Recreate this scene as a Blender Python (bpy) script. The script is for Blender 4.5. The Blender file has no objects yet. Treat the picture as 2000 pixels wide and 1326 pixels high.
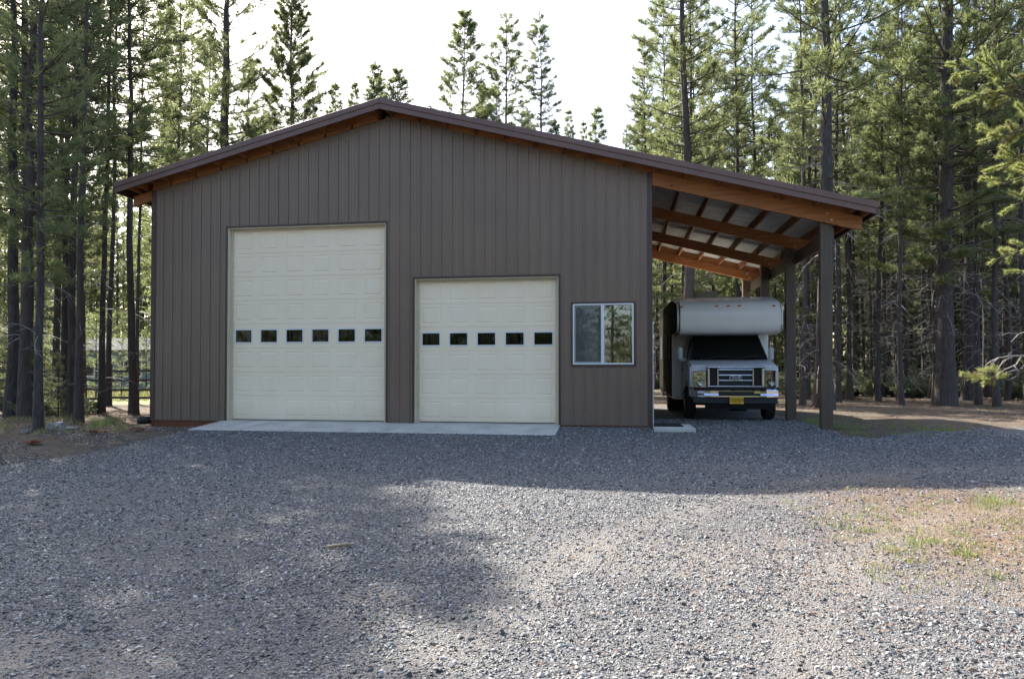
import bpy, bmesh, math, random
import numpy as np
from mathutils import Vector, Matrix
R = math.radians
random.seed(7)
rng = np.random.default_rng(7)
scene = bpy.context.scene
col = scene.collection

# ------------------------------------------------------------------ camera
FPX, PX, PY, PITCH, YAW, ROLL = 1500.0, 934.5, 699.5, 0.0201, -0.1748, 0.00124
CAM = Vector((8.461, -15.826, 1.043))
fwd = Vector((math.sin(YAW) * math.cos(PITCH), math.cos(YAW) * math.cos(PITCH), math.sin(PITCH)))
right0 = Vector((math.cos(YAW), -math.sin(YAW), 0))
up0 = right0.cross(fwd)
rightv = right0 * math.cos(ROLL) + up0 * math.sin(ROLL)
upv = up0 * math.cos(ROLL) - right0 * math.sin(ROLL)
cam_d = bpy.data.cameras.new('camera')
cam = bpy.data.objects.new('camera', cam_d)
col.objects.link(cam)
m = Matrix((rightv, upv, -fwd)).transposed().to_4x4()
m.translation = CAM
cam.matrix_world = m
cam_d.sensor_width = 36
cam_d.lens = FPX / 2000 * 36
cam_d.shift_x = (1000 - PX) / 2000
cam_d.shift_y = (PY - 663) / 2000
cam_d.clip_start = 0.05
cam_d.clip_end = 1500
cam_d.dof.use_dof = True
cam_d.dof.focus_distance = 14.0
cam_d.dof.aperture_fstop = 11.0
scene.camera = cam
scene.render.resolution_x = 1024
scene.render.resolution_y = 678

# ------------------------------------------------------------------ sky, sun, exposure
SUN = Vector((-5.6, 6.4, 7.1)).normalized()
SUN_EL = math.asin(SUN.z)
SUN_AZ = math.atan2(SUN.x, SUN.y)
world = bpy.data.worlds.new('World')
scene.world = world
world.use_nodes = True
wn = world.node_tree
wn.nodes.clear()
sky = wn.nodes.new('ShaderNodeTexSky')
sky.sky_type = 'NISHITA'
sky.sun_disc = False
sky.sun_elevation = SUN_EL
sky.sun_rotation = SUN_AZ
sky.air_density = 1.0
sky.dust_density = 3.0
sky.ozone_density = 1.0
bg = wn.nodes.new('ShaderNodeBackground')
bg.inputs['Strength'].default_value = 0.15
wo = wn.nodes.new('ShaderNodeOutputWorld')
wn.links.new(sky.outputs[0], bg.inputs[0])
wn.links.new(bg.outputs[0], wo.inputs[0])
sd = bpy.data.lights.new('sun', 'SUN')
sd.energy = 5.0
sd.angle = R(0.53)
sd.color = (1.0, 0.945, 0.85)
so = bpy.data.objects.new('sun', sd)
col.objects.link(so)
so.rotation_euler = SUN.to_track_quat('Z', 'Y').to_euler()
so.location = (0, 0, 40)
scene.view_settings.view_transform = 'Standard'
scene.view_settings.look = 'None'
scene.view_settings.gamma = 1
scene.view_settings.use_curve_mapping = False
scene.view_settings.exposure = 1.45
scene.render.engine = 'CYCLES'
scene.render.filter_size = 1.1
scene.cycles.max_bounces = 6
scene.cycles.diffuse_bounces = 3
scene.cycles.glossy_bounces = 3
scene.cycles.transmission_bounces = 4
scene.cycles.transparent_max_bounces = 8
scene.cycles.caustics_reflective = False
scene.cycles.caustics_refractive = False


# ------------------------------------------------------------------ material helpers
def nt_new(name):
    mt = bpy.data.materials.new(name)
    mt.use_nodes = True
    nt = mt.node_tree
    return mt, nt, nt.nodes['Principled BSDF'], nt.nodes['Material Output']


def node(nt, t, **kw):
    n = nt.nodes.new(t)
    for k, v in kw.items():
        if k in n.inputs:
            n.inputs[k].default_value = v
        else:
            setattr(n, k, v)
    return n


def ramp(nt, fac, stops):
    r = nt.nodes.new('ShaderNodeValToRGB')
    el = r.color_ramp.elements
    while len(el) < len(stops):
        el.new(0.5)
    for e, (p, c) in zip(el, stops):
        e.position = p
        e.color = (c[0], c[1], c[2], 1) if len(c) == 3 else c
    nt.links.new(fac, r.inputs[0])
    return r.outputs[0]


def mixc(nt, fac, a, b, mode='MIX'):
    mx = nt.nodes.new('ShaderNodeMix')
    mx.data_type = 'RGBA'
    mx.blend_type = mode
    for s, v in ((mx.inputs[0], fac), (mx.inputs[6], a), (mx.inputs[7], b)):
        if isinstance(v, (int, float)):
            s.default_value = v
        elif isinstance(v, tuple):
            s.default_value = (v[0], v[1], v[2], 1)
        else:
            nt.links.new(v, s)
    return mx.outputs[2]


def math_(nt, op, a, b=None, clamp=False):
    n = nt.nodes.new('ShaderNodeMath')
    n.operation = op
    n.use_clamp = clamp
    for i, v in enumerate((a, b)):
        if v is None:
            continue
        if isinstance(v, (int, float)):
            n.inputs[i].default_value = v
        else:
            nt.links.new(v, n.inputs[i])
    return n.outputs[0]


def coords(nt, kind='Object', scale=(1, 1, 1)):
    tc = nt.nodes.new('ShaderNodeTexCoord')
    mp = nt.nodes.new('ShaderNodeMapping')
    mp.inputs['Scale'].default_value = scale
    nt.links.new(tc.outputs[kind], mp.inputs[0])
    return mp.outputs[0]


def geo_coords(nt, scale=(1, 1, 1)):
    g = nt.nodes.new('ShaderNodeNewGeometry')
    mp = nt.nodes.new('ShaderNodeMapping')
    mp.inputs['Scale'].default_value = scale
    nt.links.new(g.outputs['Position'], mp.inputs[0])
    return mp.outputs[0]


def noise(nt, vec, scale, detail=3, rough=0.5):
    n = nt.nodes.new('ShaderNodeTexNoise')
    n.inputs['Scale'].default_value = scale
    n.inputs['Detail'].default_value = detail
    n.inputs['Roughness'].default_value = rough
    nt.links.new(vec, n.inputs['Vector'])
    return n.outputs['Fac']


def bump(nt, h, bsdf, strength=0.3, dist=0.01):
    b = nt.nodes.new('ShaderNodeBump')
    b.inputs['Strength'].default_value = strength
    b.inputs['Distance'].default_value = dist
    nt.links.new(h, b.inputs['Height'])
    nt.links.new(b.outputs[0], bsdf.inputs['Normal'])


def simple(name, c, rough=0.5, metal=0.0, var=0.15, vscale=6, stretch=(1, 1, 1), bmp=0.0, spec=0.5):
    mt, nt, b, o = nt_new(name)
    v = geo_coords(nt, stretch)
    n = noise(nt, v, vscale, 4, 0.6)
    lo = tuple(x * (1 - var) for x in c)
    hi = tuple(min(1, x * (1 + var)) for x in c)
    nt.links.new(ramp(nt, n, [(0.3, lo), (0.7, hi)]), b.inputs['Base Color'])
    b.inputs['Roughness'].default_value = rough
    b.inputs['Metallic'].default_value = metal
    b.inputs['Specular IOR Level'].default_value = spec
    if bmp:
        bump(nt, noise(nt, v, vscale * 4, 4), b, bmp, 0.01)
    return mt


def wood(name, a, b_, c_, axis=(2, 30, 30)):
    mt, nt, b, o = nt_new(name)
    v = coords(nt, 'Object', axis)
    oi = nt.nodes.new('ShaderNodeObjectInfo')
    w = noise(nt, v, 1.0, 6, 0.65)
    col1 = ramp(nt, w, [(0.25, a), (0.5, b_), (0.75, c_)])
    v2 = geo_coords(nt, (1, 1, 1))
    kn = nt.nodes.new('ShaderNodeTexVoronoi')
    kn.inputs['Scale'].default_value = 3.1
    nt.links.new(v2, kn.inputs['Vector'])
    knot = ramp(nt, kn.outputs['Distance'], [(0.05, (0.25, 0.2, 0.2)), (0.12, (1, 1, 1))])
    c2 = mixc(nt, 0.75, col1, knot, 'MULTIPLY')
    tone = math_(nt, 'ADD', math_(nt, 'MULTIPLY', oi.outputs['Random'], 0.4), 0.8)
    c3 = nt.nodes.new('ShaderNodeVectorMath')
    c3.operation = 'SCALE'
    nt.links.new(c2, c3.inputs[0])
    nt.links.new(tone, c3.inputs['Scale'])
    nt.links.new(c3.outputs[0], b.inputs['Base Color'])
    b.inputs['Roughness'].default_value = 0.6
    bump(nt, w, b, 0.25, 0.004)
    return mt


M = {}
# painted steel siding
mt, nt, b, o = nt_new('painted_siding')
v = geo_coords(nt, (1.0, 1, 0.3))
n1 = noise(nt, v, 1.2, 3, 0.55)
n2 = noise(nt, geo_coords(nt, (1, 1, 1)), 0.7, 3)
n3 = noise(nt, geo_coords(nt, (1, 1, 1)), 55, 2)
c1 = ramp(nt, n1, [(0.3, (0.190, 0.134, 0.100)), (0.7, (0.215, 0.152, 0.114))])
c2 = mixc(nt, 0.35, c1, ramp(nt, n2, [(0.3, (0.75, 0.75, 0.78)), (0.7, (1.15, 1.12, 1.05))]), 'MULTIPLY')
gz = nt.nodes.new('ShaderNodeSeparateXYZ')
nt.links.new(nt.nodes.new('ShaderNodeNewGeometry').outputs['Position'], gz.inputs[0])
dz = math_(nt, 'ADD', gz.outputs['Z'], math_(nt, 'MULTIPLY', math_(nt, 'SUBTRACT', n2, 0.5), 0.5))
dust = ramp(nt, dz, [(0.02, (1, 1, 1)), (0.35, (0, 0, 0))])
c2 = mixc(nt, math_(nt, 'MULTIPLY', dust, 0.35), c2, (0.17, 0.15, 0.13))
nt.links.new(c2, b.inputs['Base Color'])
nt.links.new(ramp(nt, n3, [(0.3, (0.32,) * 3), (0.7, (0.46,) * 3)]), b.inputs['Roughness'])
bump(nt, noise(nt, geo_coords(nt, (1.5, 1, 0.4)), 3.0, 2), b, 0.18, 0.012)
M['siding'] = mt
M['trim'] = simple('brown_trim_metal', (0.062, 0.036, 0.031), 0.4, 0, 0.12, 3)
M['fascia'] = simple('roof_trim_metal', (0.15, 0.085, 0.072), 0.42, 0, 0.1, 3)
M['roof_top'] = simple('roof_brown_paint', (0.10, 0.072, 0.062), 0.4, 0, 0.15, 2)
M['roof_under'] = simple('roof_white_underside', (0.42, 0.42, 0.40), 0.55, 0, 0.22, 2.2, (1, 0.5, 1))
M['cream'] = simple('cream_jamb_paint', (0.62, 0.55, 0.40), 0.5, 0, 0.06, 3)
mt, nt, b, o = nt_new('cream_door_paint')
v = geo_coords(nt)
na = noise(nt, v, 1.3, 4)
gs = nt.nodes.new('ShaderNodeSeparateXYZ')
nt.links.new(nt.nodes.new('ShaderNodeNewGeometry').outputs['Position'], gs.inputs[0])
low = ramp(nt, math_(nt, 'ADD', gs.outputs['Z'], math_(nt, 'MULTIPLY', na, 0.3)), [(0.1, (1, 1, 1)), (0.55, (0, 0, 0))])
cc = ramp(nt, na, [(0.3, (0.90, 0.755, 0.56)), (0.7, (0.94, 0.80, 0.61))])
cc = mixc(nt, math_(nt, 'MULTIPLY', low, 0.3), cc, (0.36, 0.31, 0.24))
nt.links.new(cc, b.inputs['Base Color'])
b.inputs['Roughness'].default_value = 0.42
bump(nt, noise(nt, v, 160, 2), b, 0.12, 0.002)
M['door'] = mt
M['vinyl'] = simple('white_vinyl', (0.72, 0.72, 0.72), 0.4, 0, 0.05, 4)
M['screen_frame'] = simple('grey_screen_frame', (0.22, 0.25, 0.26), 0.5, 0, 0.08, 4)
M['seal'] = simple('rubber_seal', (0.03, 0.026, 0.025), 0.7, 0, 0.2, 8)
M['wood'] = wood('stained_wood', (0.16, 0.056, 0.018), (0.28, 0.105, 0.03), (0.38, 0.155, 0.048), (2.0, 26, 26))
M['wood_y'] = wood('stained_wood_purlin', (0.15, 0.052, 0.017), (0.25, 0.092, 0.027), (0.34, 0.135, 0.04), (26, 2.0, 26))
M['skirt'] = wood('treated_skirt_wood', (0.10, 0.030, 0.012), (0.17, 0.05, 0.02), (0.22, 0.07, 0.03), (2, 26, 26))
M['post'] = simple('brown_post_metal', (0.088, 0.064, 0.046), 0.5, 0, 0.15, 4, (3, 3, 0.4))
M['bolt'] = simple('galvanised_bolt', (0.6, 0.6, 0.58), 0.35, 0.8, 0.1, 20)
M['interior'] = simple('interior_wall', (0.12, 0.11, 0.10), 0.8)
M['white_box'] = simple('white_enamel', (0.75, 0.75, 0.72), 0.4)
M['black'] = simple('black_plastic', (0.012, 0.012, 0.013), 0.6, 0, 0.2, 10)
M['mat'] = simple('door_mat_rubber', (0.02, 0.017, 0.016), 0.85, 0, 0.3, 40)

mt, nt, b, o = nt_new('concrete')
v = geo_coords(nt)
na = noise(nt, v, 1.6, 6, 0.65)
nb = noise(nt, v, 45, 3)
c1 = ramp(nt, na, [(0.3, (0.46, 0.445, 0.41)), (0.7, (0.62, 0.605, 0.56))])
wv = noise(nt, geo_coords(nt, (1.1, 0.35, 1)), 2.4, 5, 0.7)
c1 = mixc(nt, math_(nt, 'MULTIPLY', ramp(nt, wv, [(0.50, (0,) * 3), (0.68, (1,) * 3)]), 0.45), c1, (0.24, 0.225, 0.21))
nt.links.new(mixc(nt, 0.25, c1, ramp(nt, nb, [(0.35, (0.7,) * 3), (0.6, (1.1,) * 3)]), 'MULTIPLY'), b.inputs['Base Color'])
b.inputs['Roughness'].default_value = 0.85
bump(nt, nb, b, 0.2, 0.004)
M['concrete'] = mt


def glass_mat(name, tint=(0.55, 0.6, 0.58), refl=0.16):
    mt, nt, b, o = nt_new(name)
    tr = nt.nodes.new('ShaderNodeBsdfTransparent')
    tr.inputs[0].default_value = (*tint, 1)
    gl = nt.nodes.new('ShaderNodeBsdfGlossy')
    gl.inputs['Roughness'].default_value = 0.01
    gl.inputs[0].default_value = (0.95, 0.97, 0.95, 1)
    lw = nt.nodes.new('ShaderNodeLayerWeight')
    lw.inputs[0].default_value = 0.35
    f = math_(nt, 'ADD', math_(nt, 'MULTIPLY', lw.outputs['Fresnel'], 1.0), refl, True)
    mx = nt.nodes.new('ShaderNodeMixShader')
    nt.links.new(f, mx.inputs[0])
    nt.links.new(tr.outputs[0], mx.inputs[1])
    nt.links.new(gl.outputs[0], mx.inputs[2])
    nt.links.new(mx.outputs[0], o.inputs[0])
    return mt


M['glass'] = glass_mat('window_glass')
M['glass_dim'] = glass_mat('screened_glass', (0.45, 0.5, 0.5), 0.03)
gd_ = M['glass_dim'].node_tree
df_ = gd_.nodes.new('ShaderNodeBsdfDiffuse')
df_.inputs[0].default_value = (0.22, 0.24, 0.24, 1)
ms_ = gd_.nodes.new('ShaderNodeMixShader')
ms_.inputs[0].default_value = 0.35
out_ = [n_ for n_ in gd_.nodes if n_.type == 'OUTPUT_MATERIAL'][0]
gd_.links.new(out_.inputs[0].links[0].from_socket, ms_.inputs[1])
gd_.links.new(df_.outputs[0], ms_.inputs[2])
gd_.links.new(ms_.outputs[0], out_.inputs[0])
M['glass_door'] = glass_mat('door_light_glass', (0.25, 0.28, 0.27), -0.005)
M['glass_car'] = glass_mat('vehicle_glass', (0.12, 0.14, 0.13), 0.02)
M['lens'] = glass_mat('lamp_lens', (0.85, 0.88, 0.9), 0.06)

# pine bark / needles
mt, nt, b, o = nt_new('pine_bark')
v = geo_coords(nt, (1, 1, 0.25))
na = noise(nt, v, 14, 5, 0.7)
vo = nt.nodes.new('ShaderNodeTexVoronoi')
vo.inputs['Scale'].default_value = 12
nt.links.new(v, vo.inputs['Vector'])
oi = nt.nodes.new('ShaderNodeObjectInfo')
c1 = ramp(nt, na, [(0.3, (0.030, 0.026, 0.025)), (0.55, (0.068, 0.060, 0.057)), (0.75, (0.125, 0.110, 0.102))])
c2 = mixc(nt, math_(nt, 'MULTIPLY', oi.outputs['Random'], 0.3), c1, (0.10, 0.065, 0.048))
nt.links.new(c2, b.inputs['Base Color'])
b.inputs['Roughness'].default_value = 0.9
bump(nt, math_(nt, 'ADD', na, vo.outputs['Distance']), b, 0.9, 0.03)
M['bark'] = mt
M['limb'] = simple('live_limb_bark', (0.10, 0.078, 0.06), 0.85, 0, 0.35, 9)
M['dead'] = simple('dead_grey_twig', (0.30, 0.275, 0.25), 0.75, 0, 0.35, 5)


def needles(name, a, b_, c_, transl=0.38):
    mt, nt, b, o = nt_new(name)
    v = geo_coords(nt)
    na = noise(nt, v, 1.1, 2)
    nb = noise(nt, v, 9, 2)
    oi = nt.nodes.new('ShaderNodeObjectInfo')
    f = math_(nt, 'ADD', math_(nt, 'MULTIPLY', na, 0.5), math_(nt, 'ADD', math_(nt, 'MULTIPLY', nb, 0.35), math_(nt, 'MULTIPLY', oi.outputs['Random'], 0.25)))
    cc = ramp(nt, f, [(0.3, a), (0.55, b_), (0.8, c_)])
    nt.links.new(cc, b.inputs['Base Color'])
    b.inputs['Roughness'].default_value = 0.42
    b.inputs['Specular IOR Level'].default_value = 0.5
    t = nt.nodes.new('ShaderNodeBsdfTranslucent')
    t2 = mixc(nt, 0.58, cc, (0.40, 0.43, 0.18))
    nt.links.new(t2, t.inputs[0])
    mx = nt.nodes.new('ShaderNodeMixShader')
    mx.inputs[0].default_value = transl
    nt.links.new(b.outputs[0], mx.inputs[1])
    nt.links.new(t.outputs[0], mx.inputs[2])
    nt.links.new(mx.outputs[0], o.inputs[0])
    return mt


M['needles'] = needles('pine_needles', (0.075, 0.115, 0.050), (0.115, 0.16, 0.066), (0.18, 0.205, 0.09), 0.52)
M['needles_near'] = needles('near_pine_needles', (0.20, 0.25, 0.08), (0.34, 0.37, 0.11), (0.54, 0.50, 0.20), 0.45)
M['sage'] = needles('sage_leaves', (0.15, 0.17, 0.11), (0.21, 0.23, 0.15), (0.29, 0.30, 0.20), 0.3)
M['grass'] = needles('grass_blades', (0.08, 0.16, 0.03), (0.14, 0.24, 0.05), (0.28, 0.30, 0.10), 0.45)
M['drygrass'] = needles('dry_grass_blades', (0.22, 0.20, 0.08), (0.32, 0.28, 0.12), (0.4, 0.34, 0.18), 0.35)
M['litter'] = simple('needle_litter', (0.26, 0.13, 0.06), 0.8, 0, 0.5, 30)
M['red_litter'] = simple('dead_red_needles', (0.24, 0.095, 0.045), 0.8, 0, 0.4, 12)
M['fence'] = simple('weathered_rail', (0.085, 0.072, 0.062), 0.85, 0, 0.35, 8)

# forest ground
mt, nt, b, o = nt_new('forest_ground')
v = geo_coords(nt)
na = noise(nt, v, 0.45, 5, 0.6)
nb = noise(nt, v, 6, 6, 0.7)
nc = noise(nt, v, 60, 3, 0.7)
base = ramp(nt, nb, [(0.25, (0.045, 0.033, 0.023)), (0.5, (0.105, 0.080, 0.055)), (0.7, (0.215, 0.170, 0.122))])
red = ramp(nt, nc, [(0.3, (0.065, 0.040, 0.024)), (0.7, (0.185, 0.125, 0.075))])
c1 = mixc(nt, ramp(nt, na, [(0.42, (0,) * 3), (0.6, (1,) * 3)]), base, red)
sx = nt.nodes.new('ShaderNodeSeparateXYZ')
nt.links.new(nt.nodes.new('ShaderNodeNewGeometry').outputs['Position'], sx.inputs[0])
# meadow beyond the rail fence, left of the barn
mead = math_(nt, 'MULTIPLY', math_(nt, 'GREATER_THAN', math_(nt, 'ADD', sx.outputs['Y'], math_(nt, 'MULTIPLY', na, 3)), 12.5), math_(nt, 'LESS_THAN', math_(nt, 'ADD', sx.outputs['X'], math_(nt, 'MULTIPLY', nb, 2)), -4.0))
gr = ramp(nt, nb, [(0.3, (0.16, 0.19, 0.07)), (0.7, (0.34, 0.34, 0.16))])
c1 = mixc(nt, mead, c1, gr)
nt.links.new(c1, b.inputs['Base Color'])
b.inputs['Roughness'].default_value = 0.95
bump(nt, math_(nt, 'ADD', nb, math_(nt, 'MULTIPLY', nc, 0.5)), b, 0.8, 0.04)
M['ground'] = mt

# gravel
mt, nt, b, o = nt_new('grey_gravel')
v = geo_coords(nt)
vo = nt.nodes.new('ShaderNodeTexVoronoi')
vo.inputs['Scale'].default_value = 74
nt.links.new(v, vo.inputs['Vector'])
vo2 = nt.nodes.new('ShaderNodeTexVoronoi')
vo2.inputs['Scale'].default_value = 130
nt.links.new(v, vo2.inputs['Vector'])
sep = nt.nodes.new('ShaderNodeSeparateColor')
nt.links.new(vo.outputs['Color'], sep.inputs[0])
st = ramp(nt, sep.outputs[0], [(0.0, (0.045, 0.046, 0.052)), (0.45, (0.115, 0.114, 0.117)), (0.8, (0.185, 0.18, 0.175)), (1.0, (0.32, 0.305, 0.28))])
sep2 = nt.nodes.new('ShaderNodeSeparateColor')
nt.links.new(vo2.outputs['Color'], sep2.inputs[0])
st = mixc(nt, 0.5, st, ramp(nt, sep2.outputs[1], [(0, (0.06, 0.06, 0.068)), (1, (0.27, 0.262, 0.255))]))
nl = noise(nt, v, 0.5, 4, 0.6)
nm = noise(nt, v, 3.0, 5, 0.65)
st = mixc(nt, 0.5, st, ramp(nt, nl, [(0.3, (0.8,) * 3), (0.7, (1.15,) * 3)]), 'MULTIPLY')
dist_patch = []


def patch(cx, cy, sx_, sy_, lo, hi):
    mp = nt.nodes.new('ShaderNodeMapping')
    mp.vector_type = 'TEXTURE'
    mp.inputs['Location'].default_value = (cx, cy, 0)
    mp.inputs['Scale'].default_value = (sx_, sy_, 1000)
    nt.links.new(nt.nodes.new('ShaderNodeNewGeometry').outputs['Position'], mp.inputs[0])
    ln = nt.nodes.new('ShaderNodeVectorMath')
    ln.operation = 'LENGTH'
    nt.links.new(mp.outputs[0], ln.inputs[0])
    d = math_(nt, 'ADD', ln.outputs['Value'], math_(nt, 'MULTIPLY', math_(nt, 'SUBTRACT', nm, 0.5), 1.6))
    return ramp(nt, d, [(lo, (1,) * 3), (hi, (0,) * 3)])


sand = ramp(nt, nc if False else noise(nt, v, 25, 4), [(0.3, (0.27, 0.235, 0.19)), (0.7, (0.40, 0.355, 0.30))])
ndl = ramp(nt, noise(nt, v, 40, 4, 0.7), [(0.3, (0.12, 0.078, 0.048)), (0.5, (0.235, 0.165, 0.105)), (0.7, (0.33, 0.27, 0.20))])
st = mixc(nt, math_(nt, 'MULTIPLY', patch(12.35, -8.2, 2.3, 3.0, 0.45, 1.15), 0.85), st, ndl)
st = mixc(nt, math_(nt, 'MULTIPLY', patch(5.4, -12.6, 1.2, 0.9, 0.2, 1.1), 0.6), st, sand)
st = mixc(nt, math_(nt, 'MULTIPLY', patch(7.0, -11.1, 0.5, 0.5, 0.4, 1.0), 0.5), st, sand)
st = mixc(nt, math_(nt, 'MULTIPLY', patch(9.4, -9.6, 1.6, 1.0, 0.3, 1.1), 0.4), st, sand)
mp_ = nt.nodes.new('ShaderNodeMapping')
mp_.vector_type = 'TEXTURE'
mp_.inputs['Location'].default_value = (17.5, -13.5, 0)
mp_.inputs['Scale'].default_value = (1, 1, 1000)
nt.links.new(nt.nodes.new('ShaderNodeNewGeometry').outputs['Position'], mp_.inputs[0])
ln_ = nt.nodes.new('ShaderNodeVectorMath')
ln_.operation = 'LENGTH'
nt.links.new(mp_.outputs[0], ln_.inputs[0])
wv_ = math_(nt, 'ADD', ln_.outputs['Value'], math_(nt, 'MULTIPLY', math_(nt, 'SUBTRACT', nm, 0.5), 0.5))
for r_ in (8.3, 10.1):
    ab = math_(nt, 'ABSOLUTE', math_(nt, 'SUBTRACT', wv_, r_))
    st = mixc(nt, math_(nt, 'MULTIPLY', ramp(nt, ab, [(0.05, (1,) * 3), (0.42, (0,) * 3)]), 0.28), st, sand)
st = mixc(nt, math_(nt, 'MULTIPLY', patch(0.2, -5.4, 0.7, 2.6, 0.4, 1.1), 0.6), st, (0.20, 0.165, 0.125))
nt.links.new(st, b.inputs['Base Color'])
b.inputs['Roughness'].default_value = 0.85
hh = math_(nt, 'SUBTRACT', 1.0, math_(nt, 'ADD', vo.outputs['Distance'], math_(nt, 'MULTIPLY', vo2.outputs['Distance'], 0.5)))
bump(nt, hh, b, 1.0, 0.016)
M['gravel'] = mt

mt, nt, b, o = nt_new('gravel_stone')
oi = nt.nodes.new('ShaderNodeObjectInfo')
cs = ramp(nt, oi.outputs['Random'], [(0.0, (0.035, 0.037, 0.044)), (0.3, (0.085, 0.087, 0.095)), (0.62, (0.185, 0.187, 0.193)), (0.86, (0.31, 0.307, 0.30)), (0.95, (0.42, 0.41, 0.395)), (1.0, (0.34, 0.25, 0.17))])
nt.links.new(cs, b.inputs['Base Color'])
b.inputs['Roughness'].default_value = 0.6
M['stone'] = mt
M['rock'] = simple('grey_rock', (0.17, 0.175, 0.185), 0.85, 0, 0.35, 5, (1, 1, 1), 0.6)

# vehicle
M['rv_white'] = simple('white_gelcoat', (0.80, 0.78, 0.74), 0.25, 0, 0.03, 2)
M['cab_paint'] = simple('silver_white_paint', (0.66, 0.67, 0.69), 0.22, 0, 0.03, 2)
M['rv_dark'] = simple('dark_brown_side', (0.008, 0.007, 0.006), 0.6, 0, 0.1, 3, spec=0.04)
M['rv_tan'] = simple('taupe_side', (0.028, 0.024, 0.019), 0.55, 0, 0.3, 5, spec=0.05)
mt, nt, b, o = nt_new('chrome')
b.inputs['Base Color'].default_value = (0.70, 0.73, 0.80, 1)
b.inputs['Metallic'].default_value = 1
b.inputs['Roughness'].default_value = 0.06
M['chrome'] = mt
M['amber'] = simple('amber_lens', (0.55, 0.12, 0.01), 0.25, 0, 0.1, 10)
M['tyre'] = simple('tyre_rubber', (0.014, 0.014, 0.014), 0.8, 0, 0.2, 12)
M['rim'] = simple('steel_rim', (0.35, 0.35, 0.36), 0.35, 0.7, 0.1, 10)
M['plate'] = simple('yellow_plate', (0.72, 0.40, 0.015), 0.45, 0, 0.06, 10)
M['plate_text'] = simple('plate_ink', (0.05, 0.035, 0.01), 0.6)
M['badge'] = simple('blue_enamel', (0.015, 0.035, 0.14), 0.2)
M['ac'] = simple('beige_roof_plastic', (0.40, 0.38, 0.33), 0.55)
M['far_roof'] = simple('dull_metal_roof', (0.085, 0.09, 0.095), 0.9, 0.0, 0.08, 1, spec=0.1)
M['far_wall'] = simple('blue_grey_wall', (0.20, 0.26, 0.31), 0.7, 0, 0.1, 2)


# ------------------------------------------------------------------ mesh helpers
class MB:
    def __init__(s):
        s.v, s.f, s.mi = [], [], []

    def quad(s, a, b, c, d, mi=0):
        i = len(s.v)
        s.v += [tuple(a), tuple(b), tuple(c), tuple(d)]
        s.f.append((i, i + 1, i + 2, i + 3))
        s.mi.append(mi)

    def box(s, x0, x1, y0, y1, z0, z1, mi=0):
        i = len(s.v)
        s.v += [(x, y, z) for z in (z0, z1) for y in (y0, y1) for x in (x0, x1)]
        for f in ((0, 2, 3, 1), (4, 5, 7, 6), (0, 1, 5, 4), (2, 6, 7, 3), (0, 4, 6, 2), (1, 3, 7, 5)):
            s.f.append(tuple(i + k for k in f))
            s.mi.append(mi)

    def hexa(s, p, mi=0):
        """8 points: bottom 4 (ccw from below-left-front) then top 4"""
        i = len(s.v)
        s.v += [tuple(q) for q in p]
        for f in ((0, 3, 2, 1), (4, 5, 6, 7), (0, 1, 5, 4), (1, 2, 6, 5), (2, 3, 7, 6), (3, 0, 4, 7)):
            s.f.append(tuple(i + k for k in f))
            s.mi.append(mi)

    def prism(s, poly, axis, a, b, mi=0):
        """poly: 2D points; axis 0: (y,z) extruded in x; 1: (x,z) extruded in y; 2: (x,y) in z"""
        def P(p, t):
            return ((t, p[0], p[1]), (p[0], t, p[1]), (p[0], p[1], t))[axis]
        i = len(s.v)
        n = len(poly)
        s.v += [P(p, a) for p in poly] + [P(p, b) for p in poly]
        s.f.append(tuple(range(i, i + n)))
        s.f.append(tuple(range(i + 2 * n - 1, i + n - 1, -1)))
        s.mi += [mi, mi]
        for k in range(n):
            k2 = (k + 1) % n
            s.f.append((i + k, i + n + k, i + n + k2, i + k2))
            s.mi.append(mi)

    def tube(s, pts, rad, seg=8, mi=0, cap=True):
        pts = [Vector(p) for p in pts]
        rings = []
        for k, p in enumerate(pts):
            d = (pts[min(k + 1, len(pts) - 1)] - pts[max(k - 1, 0)]).normalized()
            u = d.cross(Vector((0, 0, 1)))
            if u.length < 1e-3:
                u = d.cross(Vector((0, 1, 0)))
            u.normalize()
            w = d.cross(u)
            r = rad[k] if isinstance(rad, (list, tuple)) else rad
            rings.append(len(s.v))
            s.v += [tuple(p + u * r * math.cos(2 * math.pi * j / seg) + w * r * math.sin(2 * math.pi * j / seg)) for j in range(seg)]
        for a, b2 in zip(rings, rings[1:]):
            for j in range(seg):
                j2 = (j + 1) % seg
                s.f.append((a + j, a + j2, b2 + j2, b2 + j))
                s.mi.append(mi)
        if cap:
            s.f.append(tuple(rings[0] + j for j in range(seg))[::-1])
            s.f.append(tuple(rings[-1] + j for j in range(seg)))
            s.mi += [mi, mi]

    def mesh(s, name, mats, smooth=False, bevel=0, seg=2):
        me = bpy.data.meshes.new(name)
        me.from_pydata(s.v, [], s.f)
        for mm in (mats if isinstance(mats, (list, tuple)) else [mats]):
            me.materials.append(mm)
        me.polygons.foreach_set('material_index', s.mi)
        bm = bmesh.new()
        bm.from_mesh(me)
        bmesh.ops.recalc_face_normals(bm, faces=bm.faces)
        if bevel:
            bmesh.ops.remove_doubles(bm, verts=bm.verts, dist=1e-5)
            es = [e for e in bm.edges if len(e.link_faces) == 2 and e.calc_face_angle(0) > R(28)]
            bmesh.ops.bevel(bm, geom=es, offset=bevel, segments=seg, affect='EDGES', clamp_overlap=True)
        bm.to_mesh(me)
        bm.free()
        if smooth:
            me.polygons.foreach_set('use_smooth', [True] * len(me.polygons))
        me.update()
        return me

    def build(s, name, mats, parent=None, **kw):
        return link(name, s.mesh(name, mats, **kw), parent)


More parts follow.
